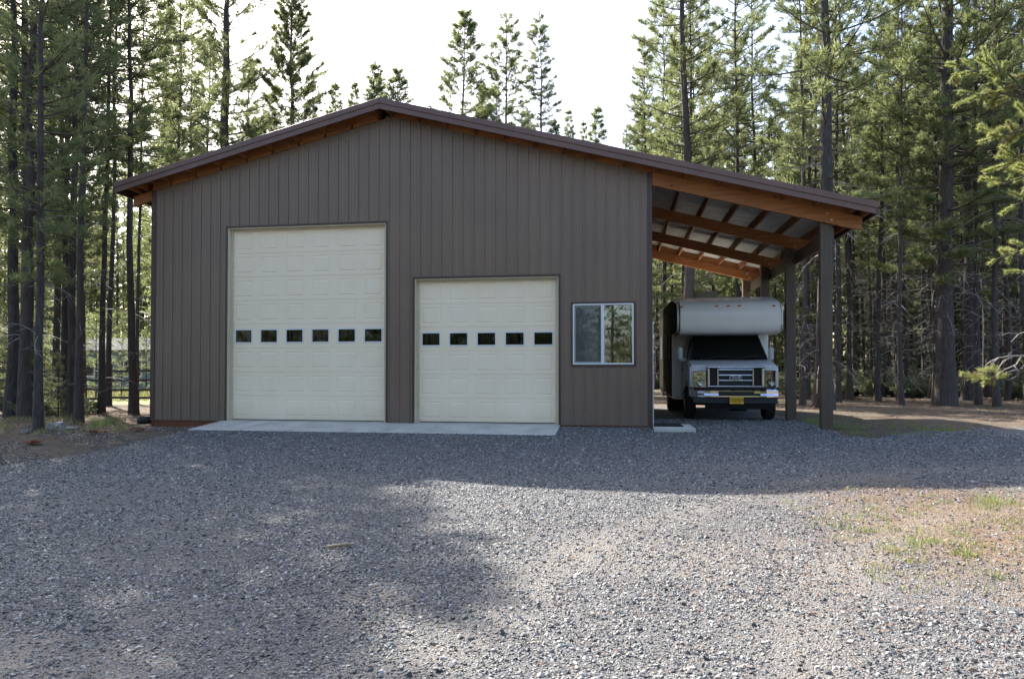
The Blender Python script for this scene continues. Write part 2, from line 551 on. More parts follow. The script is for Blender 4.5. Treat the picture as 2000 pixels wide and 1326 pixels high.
def link(name, me, parent=None, loc=None):
    ob = bpy.data.objects.new(name, me)
    col.objects.link(ob)
    if parent is not None:
        ob.parent = parent
        pw = parent_world(parent)
        ob.matrix_parent_inverse = pw.inverted()
    if loc is not None:
        ob.location = loc
    return ob


def parent_world(p):
    mw = p.matrix_parent_inverse @ Matrix.LocRotScale(p.location, p.rotation_euler, p.scale) if p.parent else Matrix.LocRotScale(p.location, p.rotation_euler, p.scale)
    return parent_world(p.parent) @ mw if p.parent else mw


def tag(o, label=None, cat=None, group=None, kind=None):
    if label:
        o['label'] = label
    if cat:
        o['category'] = cat
    if group:
        o['group'] = group
    if kind:
        o['kind'] = kind
    return o


def thing(name, label, cat, loc=(0, 0, 0), rz=0, group=None):
    o = bpy.data.objects.new(name, None)
    col.objects.link(o)
    o.location = loc
    o.rotation_euler = (0, 0, rz)
    o.empty_display_size = 0.2
    return tag(o, label, cat, group)


def copy_tree(o, parent=None):
    c = o.copy()
    col.objects.link(c)
    if parent is not None:
        c.parent = parent
    for ch in [k for k in bpy.data.objects if k.parent == o and k != c]:
        copy_tree(ch, c)
    return c


def np_mesh(name, V, F, mats, mi=None, smooth=False):
    me = bpy.data.meshes.new(name)
    V = np.asarray(V, np.float32)
    F = np.asarray(F, np.int32)
    k = F.shape[1]
    me.vertices.add(len(V))
    me.vertices.foreach_set('co', V.ravel())
    me.loops.add(F.size)
    me.loops.foreach_set('vertex_index', F.ravel())
    me.polygons.add(len(F))
    me.polygons.foreach_set('loop_start', np.arange(0, F.size, k, dtype=np.int32))
    if mi is not None:
        me.polygons.foreach_set('material_index', np.asarray(mi, np.int32))
    for mm in (mats if isinstance(mats, (list, tuple)) else [mats]):
        me.materials.append(mm)
    if smooth:
        me.polygons.foreach_set('use_smooth', np.ones(len(F), bool))
    me.update(calc_edges=True)
    me.validate()
    return me


# ------------------------------------------------------------------ terrain
def ss(a, b, x):
    t = np.clip((np.asarray(x, float) - a) / (b - a), 0, 1)
    return t * t * (3 - 2 * t)


def gz_(x, y):
    x = np.asarray(x, float)
    y = np.asarray(y, float)
    z = np.interp(y, [-60, -16, -12, -6, -1.4, 0.0, 60], [-0.7, -0.55, -0.47, -0.30, -0.115, -0.035, -0.03])
    left = (1 - ss(-0.8, 0.1, x)) * ss(-5, -0.5, y)
    z = z * (1 - left) + (-0.13) * left
    rt = ss(12.8, 15, x) * ss(-3, 0, y)
    z = z * (1 - rt) + (-0.09) * rt
    free = 1 - ss(-4, -2.0, x) * (1 - ss(12.7, 14.5, x)) * ss(-4.0, -1.4, y) * (1 - ss(10.0, 12.0, y))
    z = z + free * (0.025 * np.sin(x * 0.9 + 1.3) * np.cos(y * 0.7) + 0.012 * np.sin(x * 2.3 + y * 1.9))
    far = ss(25, 70, np.hypot(x - 5, y))
    z = z + far * 0.25 * np.sin(x * 0.07) * np.cos(y * 0.06)
    return z


xs = np.unique(np.concatenate([np.linspace(-700, -60, 10), np.linspace(-60, -12, 33), np.linspace(-12, 26, 153), np.linspace(26, 80, 37), np.linspace(80, 700, 10)]))
ys = np.unique(np.concatenate([np.linspace(-500, -40, 8), np.linspace(-40, -18, 12), np.linspace(-18, 14, 129), np.linspace(14, 100, 58), np.linspace(100, 1000, 12)]))


def grid_mesh(name, X, Y, Z, mat):
    ny, nx = X.shape
    V = np.stack([X, Y, Z], -1).reshape(-1, 3)
    i = np.arange(nx * ny).reshape(ny, nx)
    F = np.stack([i[:-1, :-1], i[:-1, 1:], i[1:, 1:], i[1:, :-1]], -1).reshape(-1, 4)
    return np_mesh(name, V, F, mat, smooth=True)


X, Y = np.meshgrid(xs, ys)
go = link('ground', grid_mesh('ground', X, Y, gz_(X, Y) - 0.02, M['ground']))
tag(go, kind='structure')


def wob(t):
    return 0.16 * math.sin(t * 2.1) + 0.09 * math.sin(t * 5.3 + 1) + 0.05 * math.sin(t * 11.7 + 2)


def drive_top(x):
    if x < -0.45:
        return np.interp(x, [-14, -6, -2.5, -0.45], [-9.5, -8.4, -7.6, -6.9]) + wob(x)
    if x < 0.35:
        return np.interp(x, [-0.45, -0.1, 0.0, 0.35], [-6.9, -5.2, -1.45, -1.0])
    if x < 9.2:
        return -0.002
    if x < 12.62:
        return 10.3 + wob(x)
    if x < 12.95:
        return -0.95
    return min(5.5, -0.9 + (x - 12.95) * 0.78 + 1.4 * wob(x * 0.6))


dx = np.unique(np.concatenate([np.linspace(-14, 34, 321), [-0.45, -0.1, -0.099, 0, 9.199, 9.201, 12.619, 12.621]]))
top = np.array([drive_top(x) for x in dx])
rows = np.concatenate([np.linspace(-26, -16.2, 20), np.arange(-16, 10.5, 0.15)])
DX, DY = np.meshgrid(dx, rows)
DY = np.minimum(DY, top[None])
DZ = gz_(DX, DY)
me_d = grid_mesh('gravel_driveway', DX, DY, DZ, M['gravel'])
bm = bmesh.new()
bm.from_mesh(me_d)
bmesh.ops.dissolve_degenerate(bm, dist=1e-5, edges=bm.edges)
bmesh.ops.remove_doubles(bm, verts=bm.verts, dist=2e-4)
bm.to_mesh(me_d)
bm.free()
tag(link('gravel_driveway', me_d), kind='structure')

# apron and side step
mb = MB()
for x0, x1 in ((-0.12, 3.955), (3.965, 7.37)):
    mb.hexa([(x0, -1.37, -0.30), (x1, -1.37, -0.30), (x1, 0.10, -0.20), (x0, 0.10, -0.20), (x0, -1.37, -0.098), (x1, -1.37, -0.098), (x1, 0.10, 0.004), (x0, 0.10, 0.004)])
ap = mb.build('concrete_apron', M['concrete'], bevel=0.008, seg=1)
tag(ap, kind='structure')
mb = MB()
mb.box(9.225, 10.0, -0.62, 0.62, -0.2, 0.005)
tag(mb.build('concrete_step', M['concrete'], bevel=0.01, seg=1), kind='structure')
mb = MB()
mb.box(9.24, 9.80, -0.28, 0.55, 0.006, 0.022)
for k in range(9):
    mb.box(9.25, 9.79, -0.26 + k * 0.09, -0.23 + k * 0.09, 0.0221, 0.027)
tag(mb.build('door_mat', M['mat']), 'black rubber doormat on the small concrete step beside the barn corner', 'doormat')

# ------------------------------------------------------------------ the barn
XL, XR, XRIDGE, YB = -1.841, 9.202, 3.632, 9.16
ZR = 6.69
SL, SR = 0.2485, 0.264
ROOF_XL, ROOF_XR = -2.51, 13.32
YF = -0.42


def line(x):
    return ZR - (XRIDGE - x) * SL if x < XRIDGE else ZR - (x - XRIDGE) * SR


def wtop(x):
    return line(x) - (0.165 if x < XRIDGE - 0.001 else 0.11)


barn = thing('metal_barn', 'brown ribbed metal barn with two cream overhead doors and a timber lean-to carport', 'barn')

# siding panels with 9 inch ribs
P = (XR - XL) / 48
DOORS = [(0.0, 3.658, 0.0, 4.267), (4.291, 7.339, 0.0, 3.048)]
WIN = (7.632, 8.853, 1.232, 2.468)
OPEN = DOORS + [WIN]
prof = [(0.0, 0.0), (0.012, 0.0), (0.018, 0.024), (0.040, 0.024), (0.046, 0.0), (0.096, 0.0), (0.098, 0.005), (0.108, 0.005), (0.110, 0.0), (0.163, 0.0), (0.165, 0.005), (0.175, 0.005), (0.177, 0.0)]
for k in range(12):
    mb = MB()
    xa, xb = XL + k * 4 * P, XL + (k + 1) * 4 * P
    pts = []
    for r_ in range(4):
        for px, py in prof:
            pts.append((xa + r_ * P + px * P / 0.2286, -py - 0.0008 * (k % 2)))
    pts.append((xb, -0.0008 * (k % 2)))
    cuts = sorted({v_ for op in OPEN for v_ in op[:2] if xa < v_ < xb} | ({XRIDGE} if xa < XRIDGE < xb else set()))
    q = []
    for a, b_ in zip(pts, pts[1:]):
        q.append(a)
        for c_ in cuts:
            if a[0] < c_ < b_[0]:
                tt = (c_ - a[0]) / (b_[0] - a[0])
                q.append((c_, a[1] + tt * (b_[1] - a[1])))
    q.append(pts[-1])
    for a, b_ in zip(q, q[1:]):
        mx_ = (a[0] + b_[0]) / 2
        seg_ = [(0.0, None)]
        for op in OPEN:
            if op[0] <= mx_ <= op[1]:
                if op[2] > 0:
                    seg_ = [(0.0, op[2]), (op[3], None)]
                else:
                    seg_ = [(op[3], None)]
        for z0, z1 in seg_:
            za = z1 if z1 is not None else wtop(a[0])
            zb = z1 if z1 is not None else wtop(b_[0])
            mb.quad((a[0], a[1], z0), (b_[0], b_[1], z0), (b_[0], b_[1], zb), (a[0], a[1], za))
    mb.build('siding_panel', M['siding'], barn)

# rows of fastener heads along the girts
mb = MB()
for zg in (0.12, 0.75, 1.4, 2.05, 2.7, 3.35, 4.0, 4.65, 5.3, 5.95):
    for k in range(48):
        xg = XL + k * P + 0.012
        if zg > wtop(xg) - 0.05 or xg < XL + 0.09 or any(o_[0] - 0.06 < xg < o_[1] + 0.06 and o_[2] - 0.06 < zg < o_[3] + 0.06 for o_ in OPEN):
            continue
        zj = zg + 0.008 * math.sin(k * 1.7)
        mb.prism([(xg + 0.008 * math.cos(j * math.pi / 3), zj + 0.008 * math.sin(j * math.pi / 3)) for j in range(6)], 1, -0.008, 0.0)
mb.build('fasteners', M['fascia'], barn)['kind'] = 'stuff'

# inner wall skin so that daylight does not leak
mb = MB()


def wall_poly(y0, y1, x0, x1, z0, zf=None, z1=None):
    zt0 = z1 if z1 is not None else zf(x0)
    zt1 = z1 if z1 is not None else zf(x1)
    mb.hexa([(x0, y0, z0), (x1, y0, z0), (x1, y1, z0), (x0, y1, z0), (x0, y0, zt0), (x1, y0, zt1), (x1, y1, zt1), (x0, y1, zt0)])


zt = lambda x: line(x) - 0.17
brk = [XL + 0.02, 0.0, XRIDGE, 3.658, 4.291, 7.339, 7.632, 8.853, XR - 0.02]
for a, b_ in zip(brk, brk[1:]):
    mid = (a + b_) / 2
    z0 = 0
    for d_ in DOORS:
        if d_[0] < mid < d_[1]:
            z0 = d_[3]
    if WIN[0] < mid < WIN[1]:
        wall_poly(0.006, 0.13, a, b_, 0, z1=WIN[2])
        z0 = WIN[3]
    wall_poly(0.006, 0.13, a, b_, z0, zf=zt)
mb.build('front_framing', M['interior'], barn)
mb = MB()
mb.box(XL, XR, 0.14, YB, -0.25, -0.002)
mb.build('floor_slab', M['concrete'], barn)


def ribbed_wall(name, fixed, a, b_, ztf, axis, outward):
    mb = MB()
    n = int((b_ - a) / P)
    pp = (b_ - a) / n
    pts = []
    for r_ in range(n):
        for px, py in prof[:5]:
            pts.append((a + r_ * pp + px * pp / 0.2286, py * outward))
    pts.append((b_, 0))
    for p, q in zip(pts, pts[1:]):
        if axis == 'y':
            mb.quad((fixed + p[1], p[0], 0), (fixed + q[1], q[0], 0), (fixed + q[1], q[0], ztf), (fixed + p[1], p[0], ztf))
        else:
            mb.quad((p[0], fixed + p[1], 0), (q[0], fixed + q[1], 0), (q[0], fixed + q[1], ztf(q[0])), (p[0], fixed + p[1], ztf(p[0])))
    mb.build(name, M['siding'], barn)


ribbed_wall('side_wall', XL, 0.02, YB, line(XL) - 0.02, 'y', -1)
ribbed_wall('side_wall', XR, 0.02, YB, line(XR) - 0.02, 'y', 1)
ribbed_wall('rear_wall', YB, XL, XR, lambda x: line(x) - 0.02, 'x', 1)

# corner and base trims, skirt
for x0, x1 in ((XL - 0.025, XL + 0.075), (XR - 0.075, XR + 0.022)):
    mb = MB()
    mb.hexa([(x0, -0.026, -0.01), (x1, -0.026, -0.01), (x1, 0.1, -0.01), (x0, 0.1, -0.01)] + [(x0, -0.026, wtop(x0)), (x1, -0.026, wtop(x1)), (x1, 0.1, wtop(x1)), (x0, 0.1, wtop(x0))])
    mb.build('corner_trim', M['trim'], barn, bevel=0.004, seg=1)
for x0, x1 in ((XL - 0.03, -0.045), (3.703, 4.246), (7.384, XR + 0.02)):
    mb = MB()
    mb.box(x0, x1, -0.034, 0.0, -0.012, 0.006)
    mb.build('base_trim', M['fascia'], barn)
mb = MB()
mb.box(XL, 0.0, -0.006, 0.04, -0.16, -0.013)
mb.build('skirt_board', M['skirt'], barn)
mb = MB()
mb.box(7.38, XR, -0.006, 0.04, -0.16, -0.013)
mb.build('skirt_board', M['skirt'], barn)


def ring_trim(name, x0, x1, z0, z1, w, ya, yb, mat, parent, bottom=False, bev=0.002):
    mb = MB()
    mb.box(x0 - w, x0, ya, yb, z0 if not bottom else z0 - w, z1 + w)
    mb.box(x1, x1 + w, ya, yb, z0 if not bottom else z0 - w, z1 + w)
    mb.box(x0, x1, ya, yb, z1, z1 + w)
    if bottom:
        mb.box(x0, x1, ya, yb, z0 - w, z0)
    return mb.build(name, mat, parent)


def section_mesh(w, h, ncell, rails=0.045):
    """embossed door section, front face at y=0, origin lower left"""
    mb = MB()
    cw = w / ncell
    e = 0.004
    # top and bottom lip
    def rect(x0, x1, z0, z1, y):
        return [(x0, y, z0), (x1, y, z0), (x1, y, z1), (x0, y, z1)]

    def ring(r0, r1):
        for k in range(4):
            k2 = (k + 1) % 4
            mb.quad(r0[k], r0[k2], r1[k2], r1[k])
    for c_ in range(ncell):
        x0, x1 = c_ * cw, (c_ + 1) * cw
        z0, z1 = 0.0, h
        a = rect(x0, x1, e + 0.004, h - e - 0.004, 0)
        mx_, mz = cw * 0.165 / 1.2 + 0.012, h * 0.155
        b_ = rect(x0 + mx_, x1 - mx_, mz, h - mz, 0)
        b2 = rect(x0 + mx_ + 0.010, x1 - mx_ - 0.010, mz + 0.010, h - mz - 0.010, 0.007)
        b3 = rect(x0 + mx_ + 0.018, x1 - mx_ - 0.018, mz + 0.018, h - mz - 0.018, 0.007)
        b4 = rect(x0 + mx_ + 0.036, x1 - mx_ - 0.036, mz + 0.036, h - mz - 0.036, -0.002)
        ring(a, b_)
        ring(b_, b2)
        ring(b2, b3)
        ring(b3, b4)
        mb.quad(*b4)
    # groove strips along the section
    mb.quad((0, 0, h - e - 0.004), (w, 0, h - e - 0.004), (w, 0.010, h), (0, 0.010, h))
    mb.quad((0, 0.010, 0), (w, 0.010, 0), (w, 0, e + 0.004), (0, 0, e + 0.004))
    mb.quad((0, 0.04, 0), (0, 0, 0), (0, 0, h), (0, 0.04, h))
    return mb


def window_section(w, h, ncell):
    mb = MB()
    cw = w / ncell
    e = 0.008
    holes = []
    for c_ in range(ncell):
        x0, x1 = c_ * cw, (c_ + 1) * cw
        mx_, mz = cw * 0.145, h * 0.20
        hx0, hx1, hz0, hz1 = x0 + mx_, x1 - mx_, mz, h - mz
        holes.append((hx0, hx1, hz0, hz1))
        mb.quad((x0, 0, e), (x1, 0, e), (x1, 0, hz0), (x0, 0, hz0))
        mb.quad((x0, 0, hz1), (x1, 0, hz1), (x1, 0, h - e), (x0, 0, h - e))
        mb.quad((x0, 0, hz0), (hx0, 0, hz0), (hx0, 0, hz1), (x0, 0, hz1))
        mb.quad((hx1, 0, hz0), (x1, 0, hz0), (x1, 0, hz1), (hx1, 0, hz1))
    mb.quad((0, 0, h - e), (w, 0, h - e), (w, 0.010, h), (0, 0.010, h))
    mb.quad((0, 0.010, 0), (w, 0.010, 0), (w, 0, e), (0, 0, e))
    return mb, holes


for (x0, x1, z0, z1), nsec, ncell, wrow in ((DOORS[0], 8, 6, 3), (DOORS[1], 6, 5, 3)):
    ring_trim('door_trim', x0, x1, 0.004, z1, 0.045, -0.028, 0.005, M['trim'], barn)
    od = MB()
    od.box(x0, x0 + 0.02, -0.012, 0.22, 0.004, z1 - 0.02)
    od.box(x1 - 0.02, x1, -0.012, 0.22, 0.004, z1 - 0.02)
    od.box(x0, x1, -0.012, 0.22, z1 - 0.02, z1)
    # stop mouldings
    od.box(x0 + 0.021, x0 + 0.075, 0.10, 0.118, 0.004, z1 - 0.021)
    od.box(x1 - 0.075, x1 - 0.021, 0.10, 0.118, 0.004, z1 - 0.021)
    od.box(x0 + 0.076, x1 - 0.076, 0.10, 0.118, z1 - 0.07, z1 - 0.021)
    door = od.build('overhead_door', M['cream'], barn)
    w = x1 - x0 - 0.05
    h = (z1 - 0.025 - 0.02) / nsec
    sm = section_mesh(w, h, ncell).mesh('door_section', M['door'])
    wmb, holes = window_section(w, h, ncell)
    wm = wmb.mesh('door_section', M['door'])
    fm = None
    for s in range(nsec):
        o = link('door_section', wm if s == wrow else sm, door)
        o.location = (x0 + 0.025, 0.125, 0.022 + s * h)
        if s == wrow:
            for hx0, hx1, hz0, hz1 in holes:
                if fm is None:
                    f_ = MB()
                    W_, H_ = hx1 - hx0, hz1 - hz0
                    t_ = 0.026
                    f_.box(-0.004, t_, -0.010, 0.02, -0.004, H_ + 0.004)
                    f_.box(W_ - t_, W_ + 0.004, -0.010, 0.02, -0.004, H_ + 0.004)
                    f_.box(t_, W_ - t_, -0.010, 0.02, -0.004, t_)
                    f_.box(t_, W_ - t_, -0.010, 0.02, H_ - t_, H_ + 0.004)
                    fm = f_.mesh('window_frame', M['vinyl'], bevel=0.003, seg=1)
                    g_ = MB()
                    g_.quad((t_, 0.006, t_), (W_ - t_, 0.006, t_), (W_ - t_, 0.006, H_ - t_), (t_, 0.006, H_ - t_))
                    gm = g_.mesh('window_pane', M['glass_door'])
                for nm_, me_ in (('window_frame', fm), ('window_pane', gm)):
                    o = link(nm_, me_, door)
                    o.location = (x0 + 0.025 + hx0, 0.125, 0.022 + s * h + hz0)
    bs = MB()
    bs.box(x0 + 0.03, x1 - 0.03, 0.122, 0.15, 0.004, 0.022)
    bs.build('bottom_seal', M['seal'], door)
    th = MB()
    th.box(x0 + 0.02, x1 - 0.02, -0.03, 0.12, 0.0, 0.0075)
    th.build('threshold', M['concrete'], door)

# sliding window
wo_ = MB()
x0, x1, z0, z1 = WIN
ring_trim('window_trim', x0, x1, z0, z1, 0.04, -0.030, 0.004, M['trim'], barn, bottom=True)
t_ = 0.030
for a in ((x0, x0 + t_, z0, z1), (x1 - t_, x1, z0, z1), (x0 + t_, x1 - t_, z0, z0 + t_), (x0 + t_, x1 - t_, z1 - t_, z1)):
    wo_.box(a[0], a[1], -0.034, 0.08, a[2], a[3])
win = wo_.build('sliding_window', M['vinyl'], barn, bevel=0.003, seg=1)
xm = (x0 + x1) / 2 - 0.01
mb = MB()
mb.box(xm - 0.030, xm + 0.034, -0.030, 0.05, z0 + t_, z1 - t_)
mb.build('mullion', M['vinyl'], win, bevel=0.003, seg=1)
mb = MB()
a0, a1 = x0 + t_, xm - 0.030
for q in ((a0, a0 + 0.032, z0 + t_, z1 - t_), (a1 - 0.012, a1, z0 + t_, z1 - t_), (a0 + 0.032, a1 - 0.012, z0 + t_, z0 + t_ + 0.032), (a0 + 0.032, a1 - 0.012, z1 - t_ - 0.032, z1 - t_)):
    mb.box(q[0], q[1], -0.008, 0.012, q[2], q[3])
mb.build('screen_frame', M['screen_frame'], win)
mb = MB()
mb.quad((a0 + 0.03, 0.004, z0 + 0.06), (a1 - 0.01, 0.004, z0 + 0.06), (a1 - 0.01, 0.004, z1 - 0.06), (a0 + 0.03, 0.004, z1 - 0.06))
mb.build('window_pane', M['glass_dim'], win)
mb = MB()
mb.quad((xm + 0.03, 0.0, z0 + t_), (x1 - t_, 0.0, z0 + t_), (x1 - t_, 0.0, z1 - t_), (xm + 0.03, 0.0, z1 - t_))
mb.build('window_pane', M['glass'], win)

# white door casing on the carport side of the corner
mb = MB()
mb.box(XR + 0.0225, XR + 0.045, 0.02, 0.10, 0.006, 2.10)
mb.box(XR + 0.0225, XR + 0.045, 1.0, 1.08, 0.006, 2.10)
mb.box(XR + 0.0225, XR + 0.045, 0.10, 1.0, 2.02, 2.10)
mb.box(XR + 0.0225, XR + 0.033, 0.10, 1.0, 0.01, 2.02)
mb.build('side_door', M['vinyl'], barn)

# cabinet standing inside behind the window
mb = MB()
mb.box(7.85, 8.40, 1.1, 1.7, 0.0, 1.95)
cab = mb.build('cabinet', M['white_box'], bevel=0.02)
mb = MB()
mb.box(8.33, 8.35, 1.06, 1.098, 1.0, 1.4)
mb.build('handle', M['rim'], cab)
tag(cab, 'pale cabinet seen dimly through the left pane of the barn window', 'cabinet')

# roof: sheets, ridge cap, rake trim
def roof_sheet(xa, xb):
    mb = MB()
    def zz(x):
        return line(x) + 0.088
    w = (9.62 - YF) / 11
    pts = []
    for r_ in range(4):
        for px, py in prof[:5]:
            pts.append(((r_ + px / 0.2286) * w / 4, py))
    pts.append((w, 0))
    for p, q in zip(pts, pts[1:]):
        mb.quad((xa, p[0], zz(xa) + p[1]), (xb, p[0], zz(xb) + p[1]), (xb, q[0], zz(xb) + q[1]), (xa, q[0], zz(xa) + q[1]), 0)
        mb.quad((xa, p[0], zz(xa) + p[1] - 0.003), (xb, p[0], zz(xb) + p[1] - 0.003), (xb, q[0], zz(xb) + q[1] - 0.003), (xa, q[0], zz(xa) + q[1] - 0.003), 1)
    return mb.mesh('roof_panel', [M['roof_top'], M['roof_under']]), w


for xa, xb in ((ROOF_XL, XRIDGE), (XRIDGE, ROOF_XR)):
    me, w = roof_sheet(xa, xb)
    for k in range(11):
        o = link('roof_panel', me, barn)
        o.location = (0, YF + k * w, 0)


def slope_bar(name, xa, xb, ya, yb, o0, o1, mat, bev=0.0, parent=barn):
    """bar that follows the roof line between offsets o0..o1 from it"""
    mb = MB()
    xx = [xa] + ([XRIDGE] if xa < XRIDGE < xb else []) + [xb]
    for a, b_ in zip(xx, xx[1:]):
        mb.hexa([(a, ya, line(a) + o0), (b_, ya, line(b_) + o0), (b_, yb, line(b_) + o0), (a, yb, line(a) + o0), (a, ya, line(a) + o1), (b_, ya, line(b_) + o1), (b_, yb, line(b_) + o1), (a, yb, line(a) + o1)])
    return mb.build(name, mat, parent, bevel=bev, seg=1)


slope_bar('rake_trim', ROOF_XL, XRIDGE - 0.002, YF - 0.060, YF + 0.02, 0.008, 0.122, M['fascia'], 0.004)
slope_bar('rake_trim', XRIDGE + 0.002, ROOF_XR, YF - 0.060, YF + 0.02, 0.008, 0.122, M['fascia'], 0.004)
slope_bar('rake_fascia', ROOF_XL + 0.01, XRIDGE - 0.002, YF - 0.040, YF - 0.001, -0.105, 0.010, M['fascia'], 0.003)
slope_bar('rake_fascia', XRIDGE + 0.002, ROOF_XR - 0.01, YF - 0.040, YF - 0.001, -0.105, 0.010, M['fascia'], 0.003)
slope_bar('rake_fascia', ROOF_XL + 0.01, XRIDGE - 0.002, 9.60, 9.64, -0.105, 0.12, M['fascia'])
slope_bar('rake_fascia', XRIDGE + 0.002, ROOF_XR - 0.01, 9.60, 9.64, -0.105, 0.12, M['fascia'])
mb = MB()
zr = ZR + 0.088
mb.prism([(XRIDGE - 0.30, zr - 0.30 * SL + 0.020), (XRIDGE - 0.06, zr + 0.03), (XRIDGE + 0.05, zr + 0.045), (XRIDGE + 0.16, zr + 0.015), (XRIDGE + 0.32, zr - 0.32 * SR + 0.02), (XRIDGE, zr - 0.03)], 1, YF - 0.04, 9.63)
mb.build('ridge_cap', M['roof_top'], barn)
# eave trims
for x_, zt_ in ((ROOF_XL - 0.01, line(ROOF_XL)), (ROOF_XR - 0.025, line(ROOF_XR))):
    mb = MB()
    mb.box(x_, x_ + 0.035, YF - 0.045, 9.62, zt_ - 0.10, zt_ + 0.105)
    mb.build('eave_trim', M['trim'], barn)

# purlins and blocking boards
def purlin(x):
    mb = MB()
    z = line(x)
    mb.box(x - 0.019, x + 0.019, YF, 9.59, z - 0.105, z + 0.075)
    mb.build('purlin', M['wood_y'], barn)


PX_R = [XR + 0.06 + k * 0.61 for k in range(7)]
PX_L = [XR + 0.06 - k * 0.61 for k in range(1, 10)]
PX_LL = [XRIDGE - 0.14 - k * 0.61 for k in range(10)]
allp = sorted(PX_R + PX_L + PX_LL)
for x in allp:
    purlin(x)
for a, b_ in zip(allp, allp[1:]):
    if b_ - a > 0.7 or b_ - a < 0.3:
        continue
    if b_ < XL:
        continue
    lo = -0.17 if b_ < XRIDGE + 0.3 else -0.115
    a2 = max(a + 0.021, XL if b_ < 9 else a + 0.021)
    if a > XR - 0.1:
        slope_bar('blocking_board', a + 0.021, b_ - 0.021, 0.0, 0.038, -0.10, 0.075, M['wood'])
        slope_bar('blocking_board', a + 0.021, b_ - 0.021, YB + 0.01, YB + 0.048, -0.10, 0.075, M['wood'])
    else:
        slope_bar('blocking_board', a2, b_ - 0.021, -0.030, 0.005, lo, 0.075, M['wood'])
# left eave: rafter tail and sub fascia
slope_bar('rafter_tail', -2.33, XL - 0.03, -0.01, 0.08, -0.36, -0.14, M['wood'])
slope_bar('rafter_tail', -2.33, XL - 0.03, 3.05, 3.14, -0.36, -0.14, M['wood'])
slope_bar('rafter_tail', -2.33, XL - 0.03, 6.10, 6.19, -0.36, -0.14, M['wood'])
mb = MB()
mb.box(-2.20, -2.16, YF, 9.59, line(-2.2) - 0.105, line(-2.2) + 0.07)
mb.build('purlin', M['wood_y'], barn)
for x_ in (13.16,):
    mb = MB()
    mb.box(x_, x_ + 0.038, YF, 9.59, line(x_) - 0.115, line(x_) + 0.07)
    mb.build('purlin', M['wood_y'], barn)

# carport rafters, posts, bolts, header
for k in range(4):
    y = k * 3.055
    mb = MB()
    za, zb = 5.118, 4.072
    xb_ = 13.19
    for yy0, yy1 in ((y - 0.010, y + 0.072),):
        mb.hexa([(XR + 0.004, yy0, za - 0.262), (xb_ - 0.03, yy0, zb - 0.258), (xb_ - 0.03, yy1, zb - 0.258), (XR + 0.004, yy1, za - 0.262), (XR + 0.004, yy0, za), (xb_, yy0, zb), (xb_, yy1, zb), (XR + 0.004, yy1, za)])
    ra = mb.build('rafter', M['wood'], barn, bevel=0.004, seg=1)
    for bx, bz in ((12.545, 4.165), (12.625, 4.03)):
        mb = MB()
        mb.tube([(bx, y - 0.026, bz), (bx, y - 0.010, bz)], [0.014, 0.024], 8)
        mb.build('bolt', M['bolt'], ra)
    mb = MB()
    px = 12.545
    gzp = float(gz_(px, y + 0.17)) - 0.1
    mb.box(px - 0.105, px + 0.105, y + 0.073, y + 0.26, gzp, 4.05)
    for dx_ in (-0.055, 0.0, 0.055):
        mb.box(px + dx_ - 0.012, px + dx_ + 0.012, y + 0.069, y + 0.0745, gzp, 4.0)
    mb.build('post', M['post'], barn, bevel=0.003, seg=1)
for k in range(3):
    mb = MB()
    mb.box(12.653, 12.695, 0.10 + k * 3.055, 0.10 + (k + 1) * 3.055 - 0.004, 3.62, 3.90)
    mb.build('header_board', M['post'], barn)

# black drain pipe end at the left corner
mb = MB()
mb.tube([(-2.02, -0.15, -0.02), (-1.99, 0.6, -0.01), (-1.97, 1.6, 0.0)], 0.085, 14)
tag(mb.build('drain_pipe', M['black'], smooth=True), 'short black drain pipe lying at the left corner of the barn', 'pipe')

# ------------------------------------------------------------------ text helper
def text_mesh(txt, size, mat, shear=0.0, ext=0.002):
    cu = bpy.data.curves.new('lettering', 'FONT')
    cu.body = txt
    cu.size = size
    cu.extrude = ext
    cu.shear = shear
    cu.align_x = 'CENTER'
    cu.align_y = 'CENTER'
    cu.resolution_u = 3
    ob = bpy.data.objects.new('lettering', cu)
    col.objects.link(ob)
    dg = bpy.context.evaluated_depsgraph_get()
    dg.update()
    me = bpy.data.meshes.new_from_object(ob.evaluated_get(dg))
    bpy.data.objects.remove(ob)
    bpy.data.curves.remove(cu)
    me.materials.clear()
    me.materials.append(mat)
    me.transform(Matrix.Rotation(R(90), 4, 'X'))
    return me


# ------------------------------------------------------------------ motorhome
RX = 11.15
rv = thing('motorhome', 'white and dark brown motorhome with chrome grille parked under the lean-to', 'motorhome', (RX, 2.4, 0))
# coach shell
fr = [(3.34, 1.985), (3.17, 1.998), (3.07, 2.05), (3.005, 2.15), (2.985, 2.30), (2.985, 2.48), (3.03, 2.62), (3.12, 2.72), (3.28, 2.79), (3.6, 2.87)]
frs = []
for i_ in range(len(fr) - 1):
    p0_, p1_, p2_, p3_ = (Vector(fr[max(0, min(len(fr) - 1, i_ + k_))]) for k_ in (-1, 0, 1, 2))
    for q_ in (0, 0.25, 0.5, 0.75):
        frs.append(tuple(0.5 * ((2 * p1_) + (p2_ - p0_) * q_ + (2 * p0_ - 5 * p1_ + 4 * p2_ - p3_) * q_ ** 2 + (3 * p1_ - p0_ - 3 * p2_ + p3_) * q_ ** 3)))
frs.append(fr[-1])
prof_c = frs + [(4.6, 3.0), (6.0, 3.06), (10.2, 3.08), (10.35, 2.95), (10.35, 0.50), (8.15, 0.42), (8.05, 0.62), (7.85, 0.84), (7.45, 0.84), (7.25, 0.62), (7.15, 0.40), (4.75, 0.38), (4.75, 2.03), (3.6, 1.985)]
mb = MB()
mb.prism(prof_c, 0, RX - 1.20, RX + 1.20)
o = mb.build('coach_body', M['rv_white'], rv, bevel=0.07, seg=4, smooth=True)
